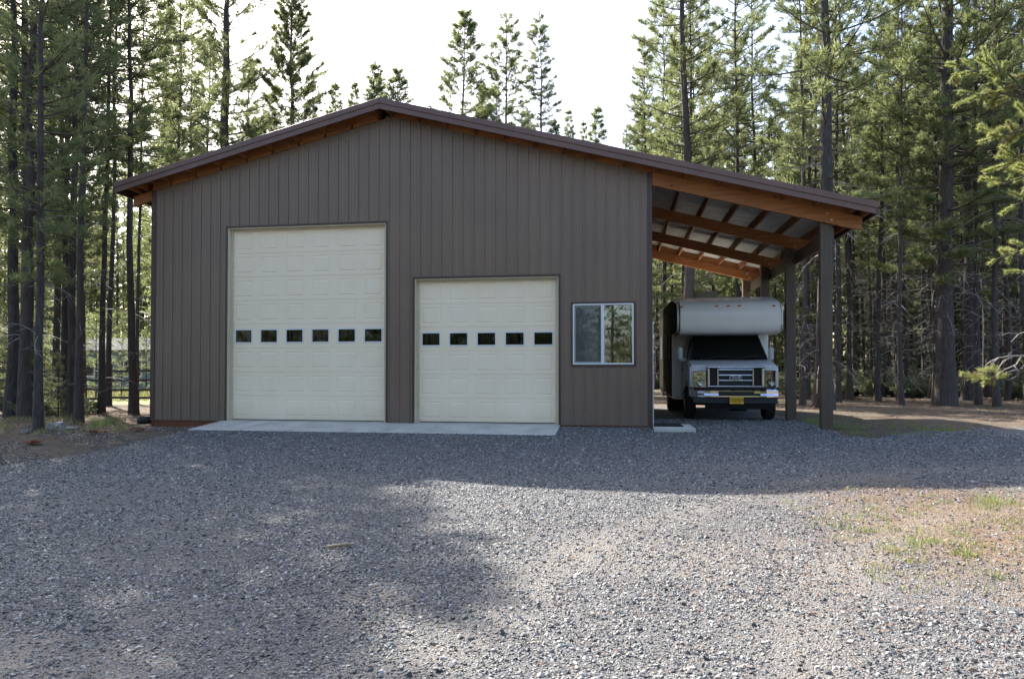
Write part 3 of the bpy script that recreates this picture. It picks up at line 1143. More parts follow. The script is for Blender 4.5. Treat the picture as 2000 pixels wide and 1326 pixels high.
o.data.set_sharp_from_angle(angle=R(30))
# side skins
for sgn in (-1, 1):
    xs_ = RX + sgn * 1.2005
    mb = MB()
    pr = [(3.30, 2.06), (3.16, 2.16), (3.12, 2.34), (3.13, 2.52), (3.22, 2.66), (3.36, 2.73), (4.6, 2.93), (6.0, 2.99), (10.15, 3.0), (10.28, 2.9), (10.28, 0.55), (8.2, 0.48), (8.1, 0.68), (7.9, 0.90), (7.4, 0.90), (7.2, 0.68), (7.1, 0.46), (4.86, 0.44), (4.86, 2.06)]
    mb.prism(pr, 0, xs_, xs_ + sgn * 0.006)
    mb.build('side_skin', M['rv_dark'], rv)
    mb = MB()
    mb.prism([(5.9, 0.60), (6.9, 0.60), (6.9, 1.0), (8.3, 1.0), (8.3, 0.62), (10.1, 0.62), (10.1, 2.75), (5.9, 2.75)], 0, xs_ + sgn * 0.0065, xs_ + sgn * 0.009)
    mb.build('side_stripe', M['rv_tan'], rv)
    for y0_, y1_ in ((5.2, 5.75), (6.3, 7.4), (8.4, 9.5)):
        mb = MB()
        mb.box(min(xs_, xs_ + sgn * 0.022), max(xs_, xs_ + sgn * 0.022), y0_, y1_, 1.5, 2.2)
        mb.build('side_window', M['black'], rv, bevel=0.006, seg=1)
# cap trim line
for sgn in (-1, 1):
    mb = MB()
    xx_ = RX + sgn * 1.15
    mb.tube([(xx_, 3.075, 2.06), (xx_, 2.98, 2.2), (xx_, 2.975, 2.5), (xx_, 3.05, 2.69)], 0.010, 5)
    mb.build('cap_moulding', M['rv_dark'] if sgn < 0 else M['rim'], rv)
for x_ in (-1.10, -0.29, -0.03, 0.22, 0.99):
    mb = MB()
    zc = 2.645 if abs(x_) < 0.9 else 2.635
    mb.prism([(RX + x_ + 0.042 * math.cos(a_), zc + 0.020 * math.sin(a_)) for a_ in [2 * math.pi * j / 12 for j in range(12)]], 1, 3.005, 3.06)
    mb.build('marker_light', M['amber'], rv)
mb = MB()
mb.box(RX - 0.50, RX + 0.06, 5.6, 6.5, 3.04, 3.27)
mb.build('roof_air_conditioner', M['ac'], rv, bevel=0.04, seg=2)
mb = MB()
mb.box(RX + 0.10, RX + 0.48, 5.9, 6.5, 3.04, 3.17)
mb.build('roof_vent', M['ac'], rv, bevel=0.03, seg=2)
# cab lower body with wheel arch
cy_ = 3.33
arch = [(cy_ + 0.47 * math.cos(a_), 0.44 + 0.44 * math.sin(a_)) for a_ in [math.pi * j / 10 for j in range(11)]]
prof_b = [(2.50, 0.72), (2.50, 1.16), (2.545, 1.235), (2.70, 1.275), (3.34, 1.385), (4.78, 1.40), (4.78, 0.46)] + arch + [(2.80, 0.46), (2.62, 0.50)]
mb = MB()
mb.prism(prof_b, 0, RX - 0.965, RX + 0.985)
o = mb.build('cab_body', M['cab_paint'], rv, bevel=0.085, seg=4, smooth=True)
o.data.set_sharp_from_angle(angle=R(30))
# hood crease
for x_ in (-0.60, 0.60):
    mb = MB()
    mb.tube([(RX + x_, 2.60, 1.243), (RX + x_ * 1.05, 3.30, 1.375)], 0.02, 6)
    mb.build('hood_crease', M['cab_paint'], rv)
# greenhouse
mb = MB()
mb.hexa([(RX - 0.90, 3.30, 1.37), (RX + 0.90, 3.30, 1.37), (RX + 0.96, 4.78, 1.37), (RX - 0.96, 4.78, 1.37), (RX - 0.76, 3.93, 2.02), (RX + 0.76, 3.93, 2.02), (RX + 0.82, 4.78, 2.02), (RX - 0.82, 4.78, 2.02)])
mb.build('cab_roof', M['cab_paint'], rv, bevel=0.02, seg=2)
mb = MB()


def wsp(u, v_):
    hw = 0.855 + (0.735 - 0.855) * v_
    yy_ = 3.285 + (3.885 - 3.285) * v_ - 0.05 * (1 - u * u) * (1 - v_ * 0.5)
    return (RX + u * hw, yy_, 1.385 + 0.60 * v_ - 0.02 * (1 - v_) * u * u)


for i in range(8):
    for j in range(4):
        u0, u1 = -1 + i / 4, -1 + (i + 1) / 4
        v0, v1 = j / 4, (j + 1) / 4
        mb.quad(wsp(u0, v0), wsp(u1, v0), wsp(u1, v1), wsp(u0, v1))
ws = mb.build('windshield', M['black'], rv, smooth=True)
mtw, ntw, bw, ow = nt_new('windshield_glass')
bw.inputs['Base Color'].default_value = (0.008, 0.010, 0.009, 1)
bw.inputs['Roughness'].default_value = 0.04
ws.data.materials[0] = mtw
for wx in (-0.55, 0.20):
    mb = MB()
    mb.tube([(RX + wx, 3.20, 1.40), (RX + wx + 0.30, 3.255, 1.47), (RX + wx + 0.55, 3.25, 1.45)], 0.009, 5)
    mb.build('wiper', M['seal'], rv)
for sgn in (-1, 1):
    mb = MB()
    mb.tube([(RX + sgn * 0.875, 3.28, 1.375), (RX + sgn * 0.755, 3.89, 2.0)], 0.024, 6)
    mb.build('windshield_pillar', M['black'], rv)
    mb = MB()
    xa_ = RX + sgn * 0.935
    xb2 = RX + sgn * 0.83
    mb.hexa([(xa_ - 0.0, 3.55, 1.42), (xa_ + sgn * 0.012, 3.55, 1.42), (xa_ + sgn * 0.03, 4.45, 1.42), (xa_ + sgn * 0.0, 4.45, 1.42), (xb2 - sgn * 0.03, 3.95, 1.93), (xb2 - sgn * 0.01, 3.95, 1.93), (xb2 + sgn * 0.01, 4.45, 1.93), (xb2 - sgn * 0.02, 4.45, 1.93)])
    sw = mb.build('door_window', M['black'], rv)
    sw.data.materials[0] = mtw
    # mirror
    mb = MB()
    mb.box(RX + sgn * 1.07 - 0.055, RX + sgn * 1.07 + 0.055, 3.72, 3.86, 1.38, 1.70)
    mi_ = mb.build('mirror', M['cab_paint'], rv, bevel=0.025, seg=2)
    mb = MB()
    mb.tube([(RX + sgn * 0.92, 3.75, 1.43), (RX + sgn * 1.03, 3.78, 1.40)], 0.022, 6)
    mb.tube([(RX + sgn * 0.92, 3.75, 1.38), (RX + sgn * 1.05, 3.78, 1.37)], 0.018, 6)
    mb.build('mirror_arm', M['cab_paint'], mi_)
    mb = MB()
    xw = RX + sgn * 0.975
    mb.box(min(xw, xw + sgn * 0.012), max(xw, xw + sgn * 0.012), 4.28, 4.42, 1.14, 1.18)
    mb.build('door_handle', M['black'], rv)


def wheel(cx, cyy, w, r, parent, side):
    mb = MB()
    n = 24
    profw = [(-w / 2, r * 0.62), (-w / 2, r * 0.9), (-w / 2 + 0.03, r), (w / 2 - 0.03, r), (w / 2, r * 0.9), (w / 2, r * 0.62)]
    for i in range(n):
        a0_, a1_ = 2 * math.pi * i / n, 2 * math.pi * (i + 1) / n
        for (xa_, ra_), (xb_, rb_) in zip(profw, profw[1:]):
            mb.quad((cx + xa_, cyy + ra_ * math.cos(a0_), r + ra_ * math.sin(a0_)), (cx + xa_, cyy + ra_ * math.cos(a1_), r + ra_ * math.sin(a1_)), (cx + xb_, cyy + rb_ * math.cos(a1_), r + rb_ * math.sin(a1_)), (cx + xb_, cyy + rb_ * math.cos(a0_), r + rb_ * math.sin(a0_)))
        if i % 2 == 0:
            am = (a0_ + a1_) / 2
            c_, s_ = math.cos(am), math.sin(am)
            mb.hexa([(cx + q_[0], cyy + c_ * q_[1] - s_ * q_[2], r + s_ * q_[1] + c_ * q_[2]) for q_ in [(-w / 2 + 0.03, r - 0.002, -0.03), (w / 2 - 0.03, r - 0.002, -0.03), (w / 2 - 0.03, r - 0.002, 0.03), (-w / 2 + 0.03, r - 0.002, 0.03), (-w / 2 + 0.03, r + 0.008, -0.03), (w / 2 - 0.03, r + 0.008, -0.03), (w / 2 - 0.03, r + 0.008, 0.03), (-w / 2 + 0.03, r + 0.008, 0.03)]])
    ty = mb.build('wheel', M['tyre'], parent)
    mb = MB()
    xo = cx + side * (w / 2 - 0.03)
    for rr0, rr1, d0, d1 in ((r * 0.63, r * 0.5, 0.03, 0.0), (r * 0.5, r * 0.22, 0.0, -0.02), (r * 0.22, 0.001, 0.035, 0.035)):
        for i in range(16):
            a0_, a1_ = 2 * math.pi * i / 16, 2 * math.pi * (i + 1) / 16
            mb.quad((xo + side * d0, cyy + rr0 * math.cos(a0_), r + rr0 * math.sin(a0_)), (xo + side * d0, cyy + rr0 * math.cos(a1_), r + rr0 * math.sin(a1_)), (xo + side * d1, cyy + rr1 * math.cos(a1_), r + rr1 * math.sin(a1_)), (xo + side * d1, cyy + rr1 * math.cos(a0_), r + rr1 * math.sin(a0_)))
    mb.build('rim', M['rim'], ty)
    for o_ in (ty,):
        o_.location.z = -0.03


for s_ in (-1, 1):
    wheel(RX + s_ * 0.90, cy_, 0.235, 0.385, rv, s_)
    wheel(RX + s_ * 0.88, 7.65, 0.50, 0.385, rv, s_)
mb = MB()
mb.box(RX - 0.75, RX + 0.75, 2.62, 4.7, 0.32, 0.9)
mb.box(RX - 0.60, RX + 0.60, 4.7, 10.2, 0.35, 0.6)
mb.tube([(RX - 0.75, cy_, 0.36), (RX + 0.75, cy_, 0.36)], 0.06, 8)
mb.tube([(RX - 0.7, 7.65, 0.36), (RX + 0.7, 7.65, 0.36)], 0.08, 8)
mb.build('chassis', M['black'], rv)
# front end
mb = MB()
mb.box(RX - 0.965, RX + 0.985, 2.52, 2.60, 0.695, 0.74)
mb.build('valance', M['black'], rv)
mb = MB()
mb.box(RX - 0.60, RX + 0.67, 2.470, 2.50, 0.745, 1.225)
gr_ = mb.build('grille', M['black'], rv)
G0, G1 = RX - 0.595, RX + 0.665
bars = [(G0, G1, 1.165, 1.225, 0.075), (G0, G1, 0.735, 0.785, 0.07), (G0, G0 + 0.07, 0.785, 1.165, 0.07), (G1 - 0.07, G1, 0.785, 1.165, 0.07),
        (G0 + 0.225, G0 + 0.265, 0.785, 1.165, 0.05), (G1 - 0.265, G1 - 0.225, 0.785, 1.165, 0.05),
        (G0 + 0.265, G1 - 0.265, 0.990, 1.042, 0.05), (G0 + 0.265, G1 - 0.265, 0.872, 0.918, 0.05), (G0 + 0.265, G1 - 0.265, 1.115, 1.165, 0.05)]
for a_ in bars:
    mb = MB()
    horiz = (a_[1] - a_[0]) > (a_[3] - a_[2])
    lo_, hi_ = (a_[2], a_[3]) if horiz else (a_[0], a_[1])
    arc = []
    for k_ in range(9):
        th = math.pi * k_ / 8
        arc.append((2.47 - a_[4] * (0.35 + 0.65 * math.sin(th)) if 0 < k_ < 8 else 2.47 - a_[4] * 0.2, (lo_ + hi_) / 2 + (hi_ - lo_) / 2 * math.cos(th)))
    arc = [(2.47, hi_)] + arc + [(2.47, lo_)]
    if horiz:
        mb.prism(arc, 0, a_[0], a_[1])
    else:
        mb.prism([(p_[1], p_[0]) for p_ in arc], 2, a_[2], a_[3])
    o = mb.build('grille_bar', M['chrome'], gr_, smooth=True)
    o.data.set_sharp_from_angle(angle=R(50))
for k in range(7):
    for gx0 in (G0 + 0.07, G1 - 0.21):
        mb = MB()
        mb.box(gx0 + k * 0.02, gx0 + k * 0.02 + 0.008, 2.455, 2.4695, 0.79, 1.16)
        mb.build('grille_slat', M['rim'] if False else M['seal'], gr_)
# badge
bc = (RX + 0.035, 0.955)
mb = MB()
ell = lambda a_, b_: [(bc[0] + a_ * math.cos(2 * math.pi * j / 24), bc[1] + b_ * math.sin(2 * math.pi * j / 24)) for j in range(24)]
mb.prism(ell(0.142, 0.058), 1, 2.405, 2.43)
bd = mb.build('badge', M['chrome'], gr_)
mb = MB()
mb.prism(ell(0.128, 0.048), 1, 2.399, 2.4045)
mb.build('badge_face', M['badge'], rv)
o = link('lettering', text_mesh('Ford', 0.085, M['vinyl'], 0.35), rv)
o.location = Vector((bc[0], 2.396, bc[1] + 0.003))
# headlights
for hx0, hx1, hz0, hz1, sgn in ((RX - 0.885, RX - 0.61, 0.735, 1.095, -1), (RX + 0.685, RX + 0.915, 0.75, 1.11, 1)):
    mb = MB()
    mb.box(hx0, hx1, 2.472, 2.499, hz0, hz1)
    hl = mb.build('headlight', M['chrome'], rv, bevel=0.006, seg=1)
    xc, zc = (hx0 + hx1) / 2, hz0 + 0.10
    mb = MB()
    n = 20
    for rr0, rr1, y0_, y1_ in ((0.092, 0.05, 2.462, 2.478), (0.05, 0.001, 2.478, 2.482)):
        for i in range(n):
            a0_, a1_ = 2 * math.pi * i / n, 2 * math.pi * (i + 1) / n
            mb.quad((xc + rr0 * math.cos(a0_), y0_ - 0.01, zc + rr0 * math.sin(a0_)), (xc + rr0 * math.cos(a1_), y0_ - 0.01, zc + rr0 * math.sin(a1_)), (xc + rr1 * math.cos(a1_), y1_ - 0.01, zc + rr1 * math.sin(a1_)), (xc + rr1 * math.cos(a0_), y1_ - 0.01, zc + rr1 * math.sin(a0_)))
    mb.build('reflector', M['chrome'], hl)
    mb = MB()
    mb.box(xc - 0.06, xc + 0.07, 2.452, 2.4715, hz1 - 0.085, hz1 - 0.035)
    mb.box(hx0 + 0.015 if sgn < 0 else hx1 - 0.075, hx0 + 0.075 if sgn < 0 else hx1 - 0.015, 2.452, 2.4715, hz1 - 0.175, hz1 - 0.115)
    mb.build('turn_signal', M['amber'], hl)
    mb = MB()
    mb.box(hx0, hx1, 2.440, 2.447, hz0, hz1)
    mb.build('headlight_lens', M['lens'], hl)
    mb = MB()
    mb.box(hx0 - 0.008, hx1 + 0.008, 2.465, 2.497, hz1 + 0.001, hz1 + 0.012)
    mb.box(hx0 - 0.008, hx1 + 0.008, 2.465, 2.497, hz0 - 0.012, hz0 - 0.001)
    mb.build('headlight_gasket', M['black'], hl)
# bumper
mb = MB()
bp = [(2.48, 0.50), (2.37, 0.50), (2.335, 0.52), (2.335, 0.55), (2.36, 0.60), (2.36, 0.655), (2.39, 0.695), (2.50, 0.70)]
n = 14
for i in range(n):
    u0, u1 = -1 + 2 * i / n, -1 + 2 * (i + 1) / n
    def bpt(u, p):
        return (RX + 0.02 + u * 0.955, p[0] + 0.16 * abs(u) ** 5, p[1])
    for a_, b_ in zip(bp, bp[1:]):
        mb.quad(bpt(u0, a_), bpt(u1, a_), bpt(u1, b_), bpt(u0, b_))
bpo = mb.build('bumper', M['chrome'], rv, smooth=False)
mb = MB()
mb.box(RX - 0.345, RX + 0.425, 2.322, 2.37, 0.555, 0.645)
mb.build('bumper_insert', M['black'], bpo, bevel=0.008, seg=1)
mb = MB()
mb.prism([(2.45, 0.38), (2.50, 0.24), (2.62, 0.24), (2.62, 0.38)], 0, RX - 0.62, RX + 0.78)
mb.prism([(2.40, 0.505), (2.38, 0.38), (2.62, 0.38), (2.62, 0.50)], 0, RX - 0.90, RX + 0.94)
mb.build('air_dam', M['black'], rv)
mb = MB()
mb.box(RX - 0.11, RX + 0.195, 2.318, 2.326, 0.365, 0.520)
pl = mb.build('license_plate', M['plate'], rv)
o = link('lettering', text_mesh('52929', 0.105, M['plate_text'], 0, 0.0012), pl)
o.location = Vector((RX + 0.065, 2.3165, 0.445))
o = link('lettering', text_mesh('E', 0.05, M['plate_text'], 0, 0.0012), pl)
o.location = Vector((RX - 0.085, 2.3165, 0.455))
for sx_ in (-0.085, 0.155):
    mb = MB()
    mb.box(RX + sx_, RX + sx_ + 0.03, 2.3155, 2.3178, 0.368, 0.388)
    mb.build('plate_sticker', M['vinyl'], pl)


# ------------------------------------------------------------------ pine trees
def tubes(PL, RD, seg=3):
    """PL (L,K,3) polylines, RD (L,K) radii -> verts, quads"""
    L, K, _ = PL.shape
    D = np.gradient(PL, axis=1)
    D /= np.linalg.norm(D, axis=2, keepdims=True) + 1e-9
    ref = np.tile(np.array([0.0, 0, 1]), (L, K, 1))
    vert = np.abs(D[..., 2]) > 0.9
    ref[vert] = (0, 1, 0)
    U = np.cross(D, ref)
    U /= np.linalg.norm(U, axis=2, keepdims=True) + 1e-9
    W = np.cross(D, U)
    a = np.arange(seg) * 2 * np.pi / seg
    V = PL[:, :, None] + RD[:, :, None, None] * (U[:, :, None] * np.cos(a)[None, None, :, None] + W[:, :, None] * np.sin(a)[None, None, :, None])
    idx = np.arange(L * K * seg).reshape(L, K, seg)
    nx = np.roll(idx, -1, axis=2)
    F = np.stack([idx[:, :-1], nx[:, :-1], nx[:, 1:], idx[:, 1:]], -1).reshape(-1, 4)
    return V.reshape(-1, 3), F


def tufts(C, D, S, nb, rg, spread=0.9, wid=0.05):
    """needle tufts: C centres, D directions, S sizes -> verts, tris"""
    T = len(C)
    D = D / (np.linalg.norm(D, axis=1, keepdims=True) + 1e-9)
    ref = rg.normal(size=(T, 3))
    U = np.cross(D, ref)
    U /= np.linalg.norm(U, axis=1, keepdims=True) + 1e-9
    W = np.cross(D, U)
    ang = rg.uniform(0, 2 * np.pi, (T, nb))
    tilt = rg.uniform(0.15, spread * 1.35, (T, nb))
    ln = rg.uniform(0.55, 1.0, (T, nb))
    off = rg.uniform(-0.45, 0.35, (T, nb))
    dirv = np.cos(tilt)[..., None] * D[:, None] + np.sin(tilt)[..., None] * (np.cos(ang)[..., None] * U[:, None] + np.sin(ang)[..., None] * W[:, None])
    root = C[:, None] + (off * S[:, None])[..., None] * D[:, None]
    side = np.cross(dirv, rg.normal(size=(T, nb, 3)))
    side /= np.linalg.norm(side, axis=2, keepdims=True) + 1e-9
    hw = (S[:, None] * wid * rg.uniform(0.6, 1.2, (T, nb)))[..., None]
    tip = root + dirv * (ln * S[:, None])[..., None]
    mid = root + dirv * (ln * S[:, None])[..., None] * 0.35
    V = np.stack([root, mid + side * hw, tip, mid - side * hw], 2).reshape(-1, 3)
    F = np.arange(T * nb * 4).reshape(-1, 4)
    return V, F


def gen_tree(seed, H, r0, z0, Wd, kind='lodge', tuft=0.26, nb=9, dz=0.42, dead=1.0, dens=1.0):
    rg = np.random.default_rng(seed)
    # trunk
    K = 16
    zz = np.linspace(-0.3, H, K)
    wx = np.cumsum(rg.normal(0, 0.035, K)) * H / 20
    wy = np.cumsum(rg.normal(0, 0.035, K)) * H / 20
    wx -= wx[1]
    wy -= wy[1]
    tp = np.stack([wx, wy, zz], 1)
    rr = r0 * np.clip(1 - zz / H, 0.02, 1) ** 0.75
    rr[0] = r0 * 1.55
    rr[1] = min(rr[1] * 1.12, r0 * 1.2)
    tv, tf = tubes(tp[None], rr[None], 9)
    # small flare at the foot
    trunk = np_mesh('trunk', tv, tf, M['bark'], smooth=True)

    def at(z):
        return np.stack([np.interp(z, zz, wx), np.interp(z, zz, wy), z], -1)
    BR, BRr, TC, TD, TS = [], [], [], [], []
    z = z0
    top = H - 0.25
    az0 = rg.uniform(0, 6.28)
    while z < top:
        t = (z - z0) / (H - z0)
        n = rg.integers(3, 6) if kind != 'open' else rg.integers(2, 5)
        for k in range(n):
            az0 += 2.4 + rg.normal(0, 0.35)
            if kind == 'cone':
                pr = (1 - t) ** 0.85 + 0.04
            elif kind == 'open':
                pr = (min(1, 0.55 + t * 1.8) * (1 - t) ** 0.55)
            elif kind == 'narrow':
                pr = min(1, 0.45 + 1.2 * t) * (1 - t) ** 0.6 + 0.05
            else:
                pr = min(1, 0.35 + 2.2 * t) * (1 - t) ** 0.6 + 0.06
            L = Wd * pr * rg.uniform(0.55, 1.15)
            if rg.random() < (0.12 if kind != 'open' else 0.25):
                continue
            el = -0.25 + 0.95 * t + rg.normal(0, 0.12)
            kk = 5
            s = np.linspace(0, 1, kk)
            hd = np.array([math.cos(az0), math.sin(az0), 0])
            sd = np.array([-math.sin(az0), math.cos(az0), 0])
            curve = rg.normal(0, 0.16)
            p0 = at(np.array(z))
            pts = p0 + L * (s[:, None] * math.cos(el) * hd + (s * math.sin(el) + 0.22 * s ** 2.2)[:, None] * np.array([0, 0, 1]) + (curve * s ** 2)[:, None] * sd)
            BR.append(pts)
            br = (0.012 + 0.012 * L) * (1 - 0.75 * s)
            BRr.append(br)
            nt_ = max(2, int((4.0 * L + 2) * dens))
            ts = rg.uniform(0.30 if L > 0.8 else 0.15, 1.0, nt_) ** 0.8
            for tt in ts:
                c = np.array([np.interp(tt, s, pts[:, j]) for j in range(3)])
                lat = rg.normal(0, 0.20) * L * (1.15 - tt) + rg.normal(0, 0.05)
                up = abs(rg.normal(0, 0.06)) + 0.03
                fw = abs(lat) * 0.7
                c2 = c + sd * lat + hd * fw + np.array([0, 0, up])
                if abs(lat) > 0.12:
                    q = np.linspace(0, 1, kk)[:, None]
                    BR.append(c + (c2 - c) * q)
                    BRr.append(np.linspace(0.009, 0.004, kk))
                d = hd * 0.8 + sd * np.sign(lat) * min(1, abs(lat) * 3) * 0.6 + np.array([0, 0, 0.45 + 0.4 * t])
                d = d + rg.normal(0, 0.22, 3)
                TC.append(c2)
                TD.append(d)
                TS.append(tuft * rg.uniform(0.6, 1.2) * (0.85 + 0.15 * (1 - t)))
            TC.append(pts[-1])
            TD.append(hd + np.array([0, 0, 0.7]))
            TS.append(tuft)
        z += dz * rg.uniform(0.7, 1.3) * (0.75 + 0.5 * (1 - t))
    for q in range(4):
        TC.append(at(np.array(H - 0.12 * q)))
        TD.append(np.array([0, 0, 1.0]))
        TS.append(tuft * 0.8)
    bv, bf = tubes(np.array(BR), np.array(BRr), 3)
    live = np_mesh('live_branches', bv, bf, M['limb'])
    cv, cf = tufts(np.array(TC), np.array(TD), np.array(TS), nb, rg)
    crown = np_mesh('crown', cv, cf, M['needles'])
    # dead lower branches
    DB, DR = [], []
    zlo = 1.1
    zd = zlo
    while dead > 0 and zd < z0 + 1.5:
        n = 1 + (rg.random() < 0.6)
        for k in range(n):
            az = rg.uniform(0, 6.28)
            L = rg.uniform(0.35, 1.5) * (0.55 + 0.5 * zd / max(z0, 2)) * min(1.3, Wd / 1.5)
            hd = np.array([math.cos(az), math.sin(az), 0])
            sd = np.array([-math.sin(az), math.cos(az), 0])
            s = np.linspace(0, 1, 5)
            up = rg.uniform(-0.3, 0.5)
            dr = rg.uniform(0.1, 0.8)
            cu = rg.normal(0, 0.25)
            pts = at(np.array(zd)) + L * (s[:, None] * hd + (up * s - dr * s ** 2.2)[:, None] * np.array([0, 0, 1]) + (cu * s ** 2)[:, None] * sd)
            DB.append(pts)
            DR.append((0.008 + 0.007 * L) * (1 - 0.7 * s))
            for w in range(int(1 + L * 3)):
                ts_ = rg.uniform(0.3, 0.95)
                c = np.array([np.interp(ts_, s, pts[:, j]) for j in range(3)])
                e = c + (hd * rg.uniform(0.1, 0.35) + sd * rg.normal(0, 0.25) + np.array([0, 0, rg.uniform(-0.3, 0.05)])) * L
                q = np.linspace(0, 1, 5)[:, None]
                mid = rg.normal(0, 0.03, 3)
                DB.append(c + (e - c) * q + mid * (q * (1 - q) * 4))
                DR.append(np.linspace(0.006, 0.003, 5))
        zd += rg.uniform(0.18, 0.5) / dead
    deadm = None
    if DB:
        dv, df = tubes(np.array(DB), np.array(DR), 3)
        deadm = np_mesh('dead_branches', dv, df, M['dead'])
    return dict(H=H, r0=r0, z0=z0, W=Wd, parts=[('trunk', trunk), ('live_branches', live), ('dead_branches', deadm), ('crown', crown)])


T = {}
T['lodge'] = [gen_tree(11 + i, 18.0, 0.098, z0, w, 'lodge', 0.25, 20, 0.36, 1.2, 1.7) for i, (z0, w) in enumerate([(8.0, 1.5), (9.0, 1.7), (6.5, 1.5), (9.8, 1.4), (7.5, 1.9)])]
T['clean'] = [gen_tree(81 + i, 18.0, 0.12, z0, w, 'lodge', 0.27, 20, 0.38, 0.25, 1.35) for i, (z0, w) in enumerate([(7.0, 1.7), (8.0, 1.8)])]
T['full'] = [gen_tree(31 + i, 18.0, 0.115, z0, w, 'lodge', 0.27, 19, 0.36, 0.25, 1.3) for i, (z0, w) in enumerate([(3.6, 1.9), (4.4, 2.2), (5.5, 2.0)])]
T['cone'] = [gen_tree(41, 19.0, 0.2, 2.5, 3.7, 'cone', 0.25, 24, 0.24, 0.4, 3.6)]
T['open'] = [gen_tree(51, 22.0, 0.26, 4.0, 3.8, 'open', 0.25, 22, 0.22, 0.8, 3.2), gen_tree(52, 22.0, 0.26, 6.5, 3.2, 'open', 0.30, 22, 0.34, 0.8, 1.6)]
T['narrow'] = [gen_tree(61, 22.0, 0.15, 4.0, 2.1, 'cone', 0.30, 22, 0.36, 0.3, 1.6), gen_tree(62, 22.0, 0.14, 4.0, 1.5, 'narrow', 0.27, 22, 0.40, 0.3, 1.5), gen_tree(63, 20.0, 0.13, 3.0, 1.45, 'cone', 0.26, 22, 0.36, 0.3, 1.6), gen_tree(64, 20.0, 0.16, 3.0, 2.9, 'cone', 0.30, 22, 0.36, 0.3, 1.7), gen_tree(65, 20.0, 0.15, 3.0, 1.9, 'lodge', 0.27, 22, 0.36, 0.3, 1.5)]
T['young'] = [gen_tree(71, 4.5, 0.05, 0.35, 1.25, 'cone', 0.20, 10, 0.26, 0, 1.7), gen_tree(72, 3.2, 0.04, 0.25, 1.1, 'cone', 0.18, 10, 0.24, 0, 1.7)]

G_TREES = 'lodgepole pines of the surrounding forest'
ntree = 0


def put_tree(tp, x, y, H, label, group=None, rz=None, thick=None, wide=1.0, lean=(0, 0), name='pine_tree', cat='pine tree'):
    global ntree
    ntree += 1
    sc = H / tp['H']
    root = thing(name, label, cat, (x, y, float(gz_(x, y)) - 0.02), random.uniform(0, 6.28) if rz is None else rz, group)
    root.rotation_euler.x, root.rotation_euler.y = lean
    root.scale = (sc, sc, sc)
    for nm_, me_ in tp['parts']:
        if me_ is None:
            continue
        o = bpy.data.objects.new(nm_, me_)
        col.objects.link(o)
        o.parent = root
        if nm_ == 'trunk':
            if thick:
                k = thick / (tp['r0'] * sc)
                o.scale = (k, k, 1)
        else:
            o.scale = (wide, wide, 1)
            o['kind'] = 'stuff'
    return root


# the trees one can single out (bearing measured from the picture column, distance in metres)
def spot(u, d):
    r = fwd + rightv * ((u - PX) / FPX)
    r.z = 0
    r.normalize()
    return CAM.x + r.x * d, CAM.y + r.y * d


# forest fill: rejection sampling, keeps the barn, the drive, the meadow and the sunlit foreground free
LIT = [(6.0, -6.9), (6.6, -6.4), (9.2, -7.0), (13.5, -5.6), (15.5, -7.5), (15.5, -14.0), (9.2, -14.0), (8.2, -11.2), (7.2, -8.8)]


def in_poly(x, y, poly):
    c = False
    n = len(poly)
    for i in range(n):
        x1, y1 = poly[i]
        x2, y2 = poly[(i + 1) % n]
        if (y1 > y) != (y2 > y) and x < (x2 - x1) * (y - y1) / (y2 - y1) + x1:
            c = not c
    return c


def shades_lit(x, y, H, z0, w):
    for z in np.linspace(z0, H, 9):
        sx_, sy_ = x - SUN.x / SUN.z * z, y - SUN.y / SUN.z * z
        for ox, oy in ((0, 0), (w, 0), (-w, 0), (0, w), (0, -w)):
            if in_poly(sx_ + ox, sy_ + oy, LIT):
                return True
    return False


placed = []


def key(kind, i, u, d, H, label, thick=None, wide=1.0, rz=None, lean=(0, 0), group=None):
    x, y = spot(u, d)
    placed.append((x, y, 0.7))
    if shades_lit(x, y, H, T[kind][i]['z0'] * H / T[kind][i]['H'], 1.0):
        print('SHADES', label, round(x, 1), round(y, 1), H)
    return put_tree(T[kind][i], x, y, H, label, group, rz, thick, wide, lean)


key('full', 0, 338, 34, 18.5, 'bushy pine just above the left end of the roof', None, 1.1)
key('full', 1, 372, 42, 20.5, 'full green pine left of the thick mossy trunk', None, 1.2)
key('narrow', 3, 402, 50, 22.5, 'pale bushy pine filling the gap left of the thick mossy trunk', None, 1.0)
key('full', 2, 318, 47, 22.0, 'tall pine at the left end of the roof, behind the bushy one', None, 1.2)
key('narrow', 3, 478, 52, 21.8, 'pale pine between the thick mossy trunk and the dense dark pine', None, 0.9)
key('narrow', 4, 512, 55, 19.5, 'low pine top at the left foot of the dense dark pine', None, 1.2)
key('narrow', 4, 625, 52, 18.2, 'low pale pine at the right foot of the dense dark pine', None, 1.2)
key('narrow', 0, 655, 50, 20.0, 'short pale pine top between the dense dark pine and the roof ridge', None, 1.3)
key('narrow', 0, 838, 55, 19.2, 'faint low pine top at the foot of the broad conical one, left side', None, 1.2)
key('narrow', 3, 940, 47, 19.0, 'bushy low crown filling the gap right of the broad conical pine', None, 1.0)
key('narrow', 4, 1030, 50, 18.4, 'low leafy crown between the two right-hand tall pines against the sky', None, 1.1)
key('narrow', 2, 1140, 54, 19.0, 'thin low treetop between the two small pines at the sky gap', None, 1.2)
key('cone', 0, 566, 38, 20.2, 'dense dark conical pine rising behind the left roof slope, beside open white sky', None, 1.0)
key('open', 0, 441, 39, 25.0, 'tall open-crowned pine with a thick mossy trunk above the left roof slope', 0.36, 0.9)
key('narrow', 2, 727, 50, 21.7, 'small thin pine just left of the roof ridge, taller of the pair there', None, 2.1)
key('narrow', 2, 748, 52, 21.6, 'slim pale pine directly behind the roof ridge, touching its taller neighbour', None, 1.9)
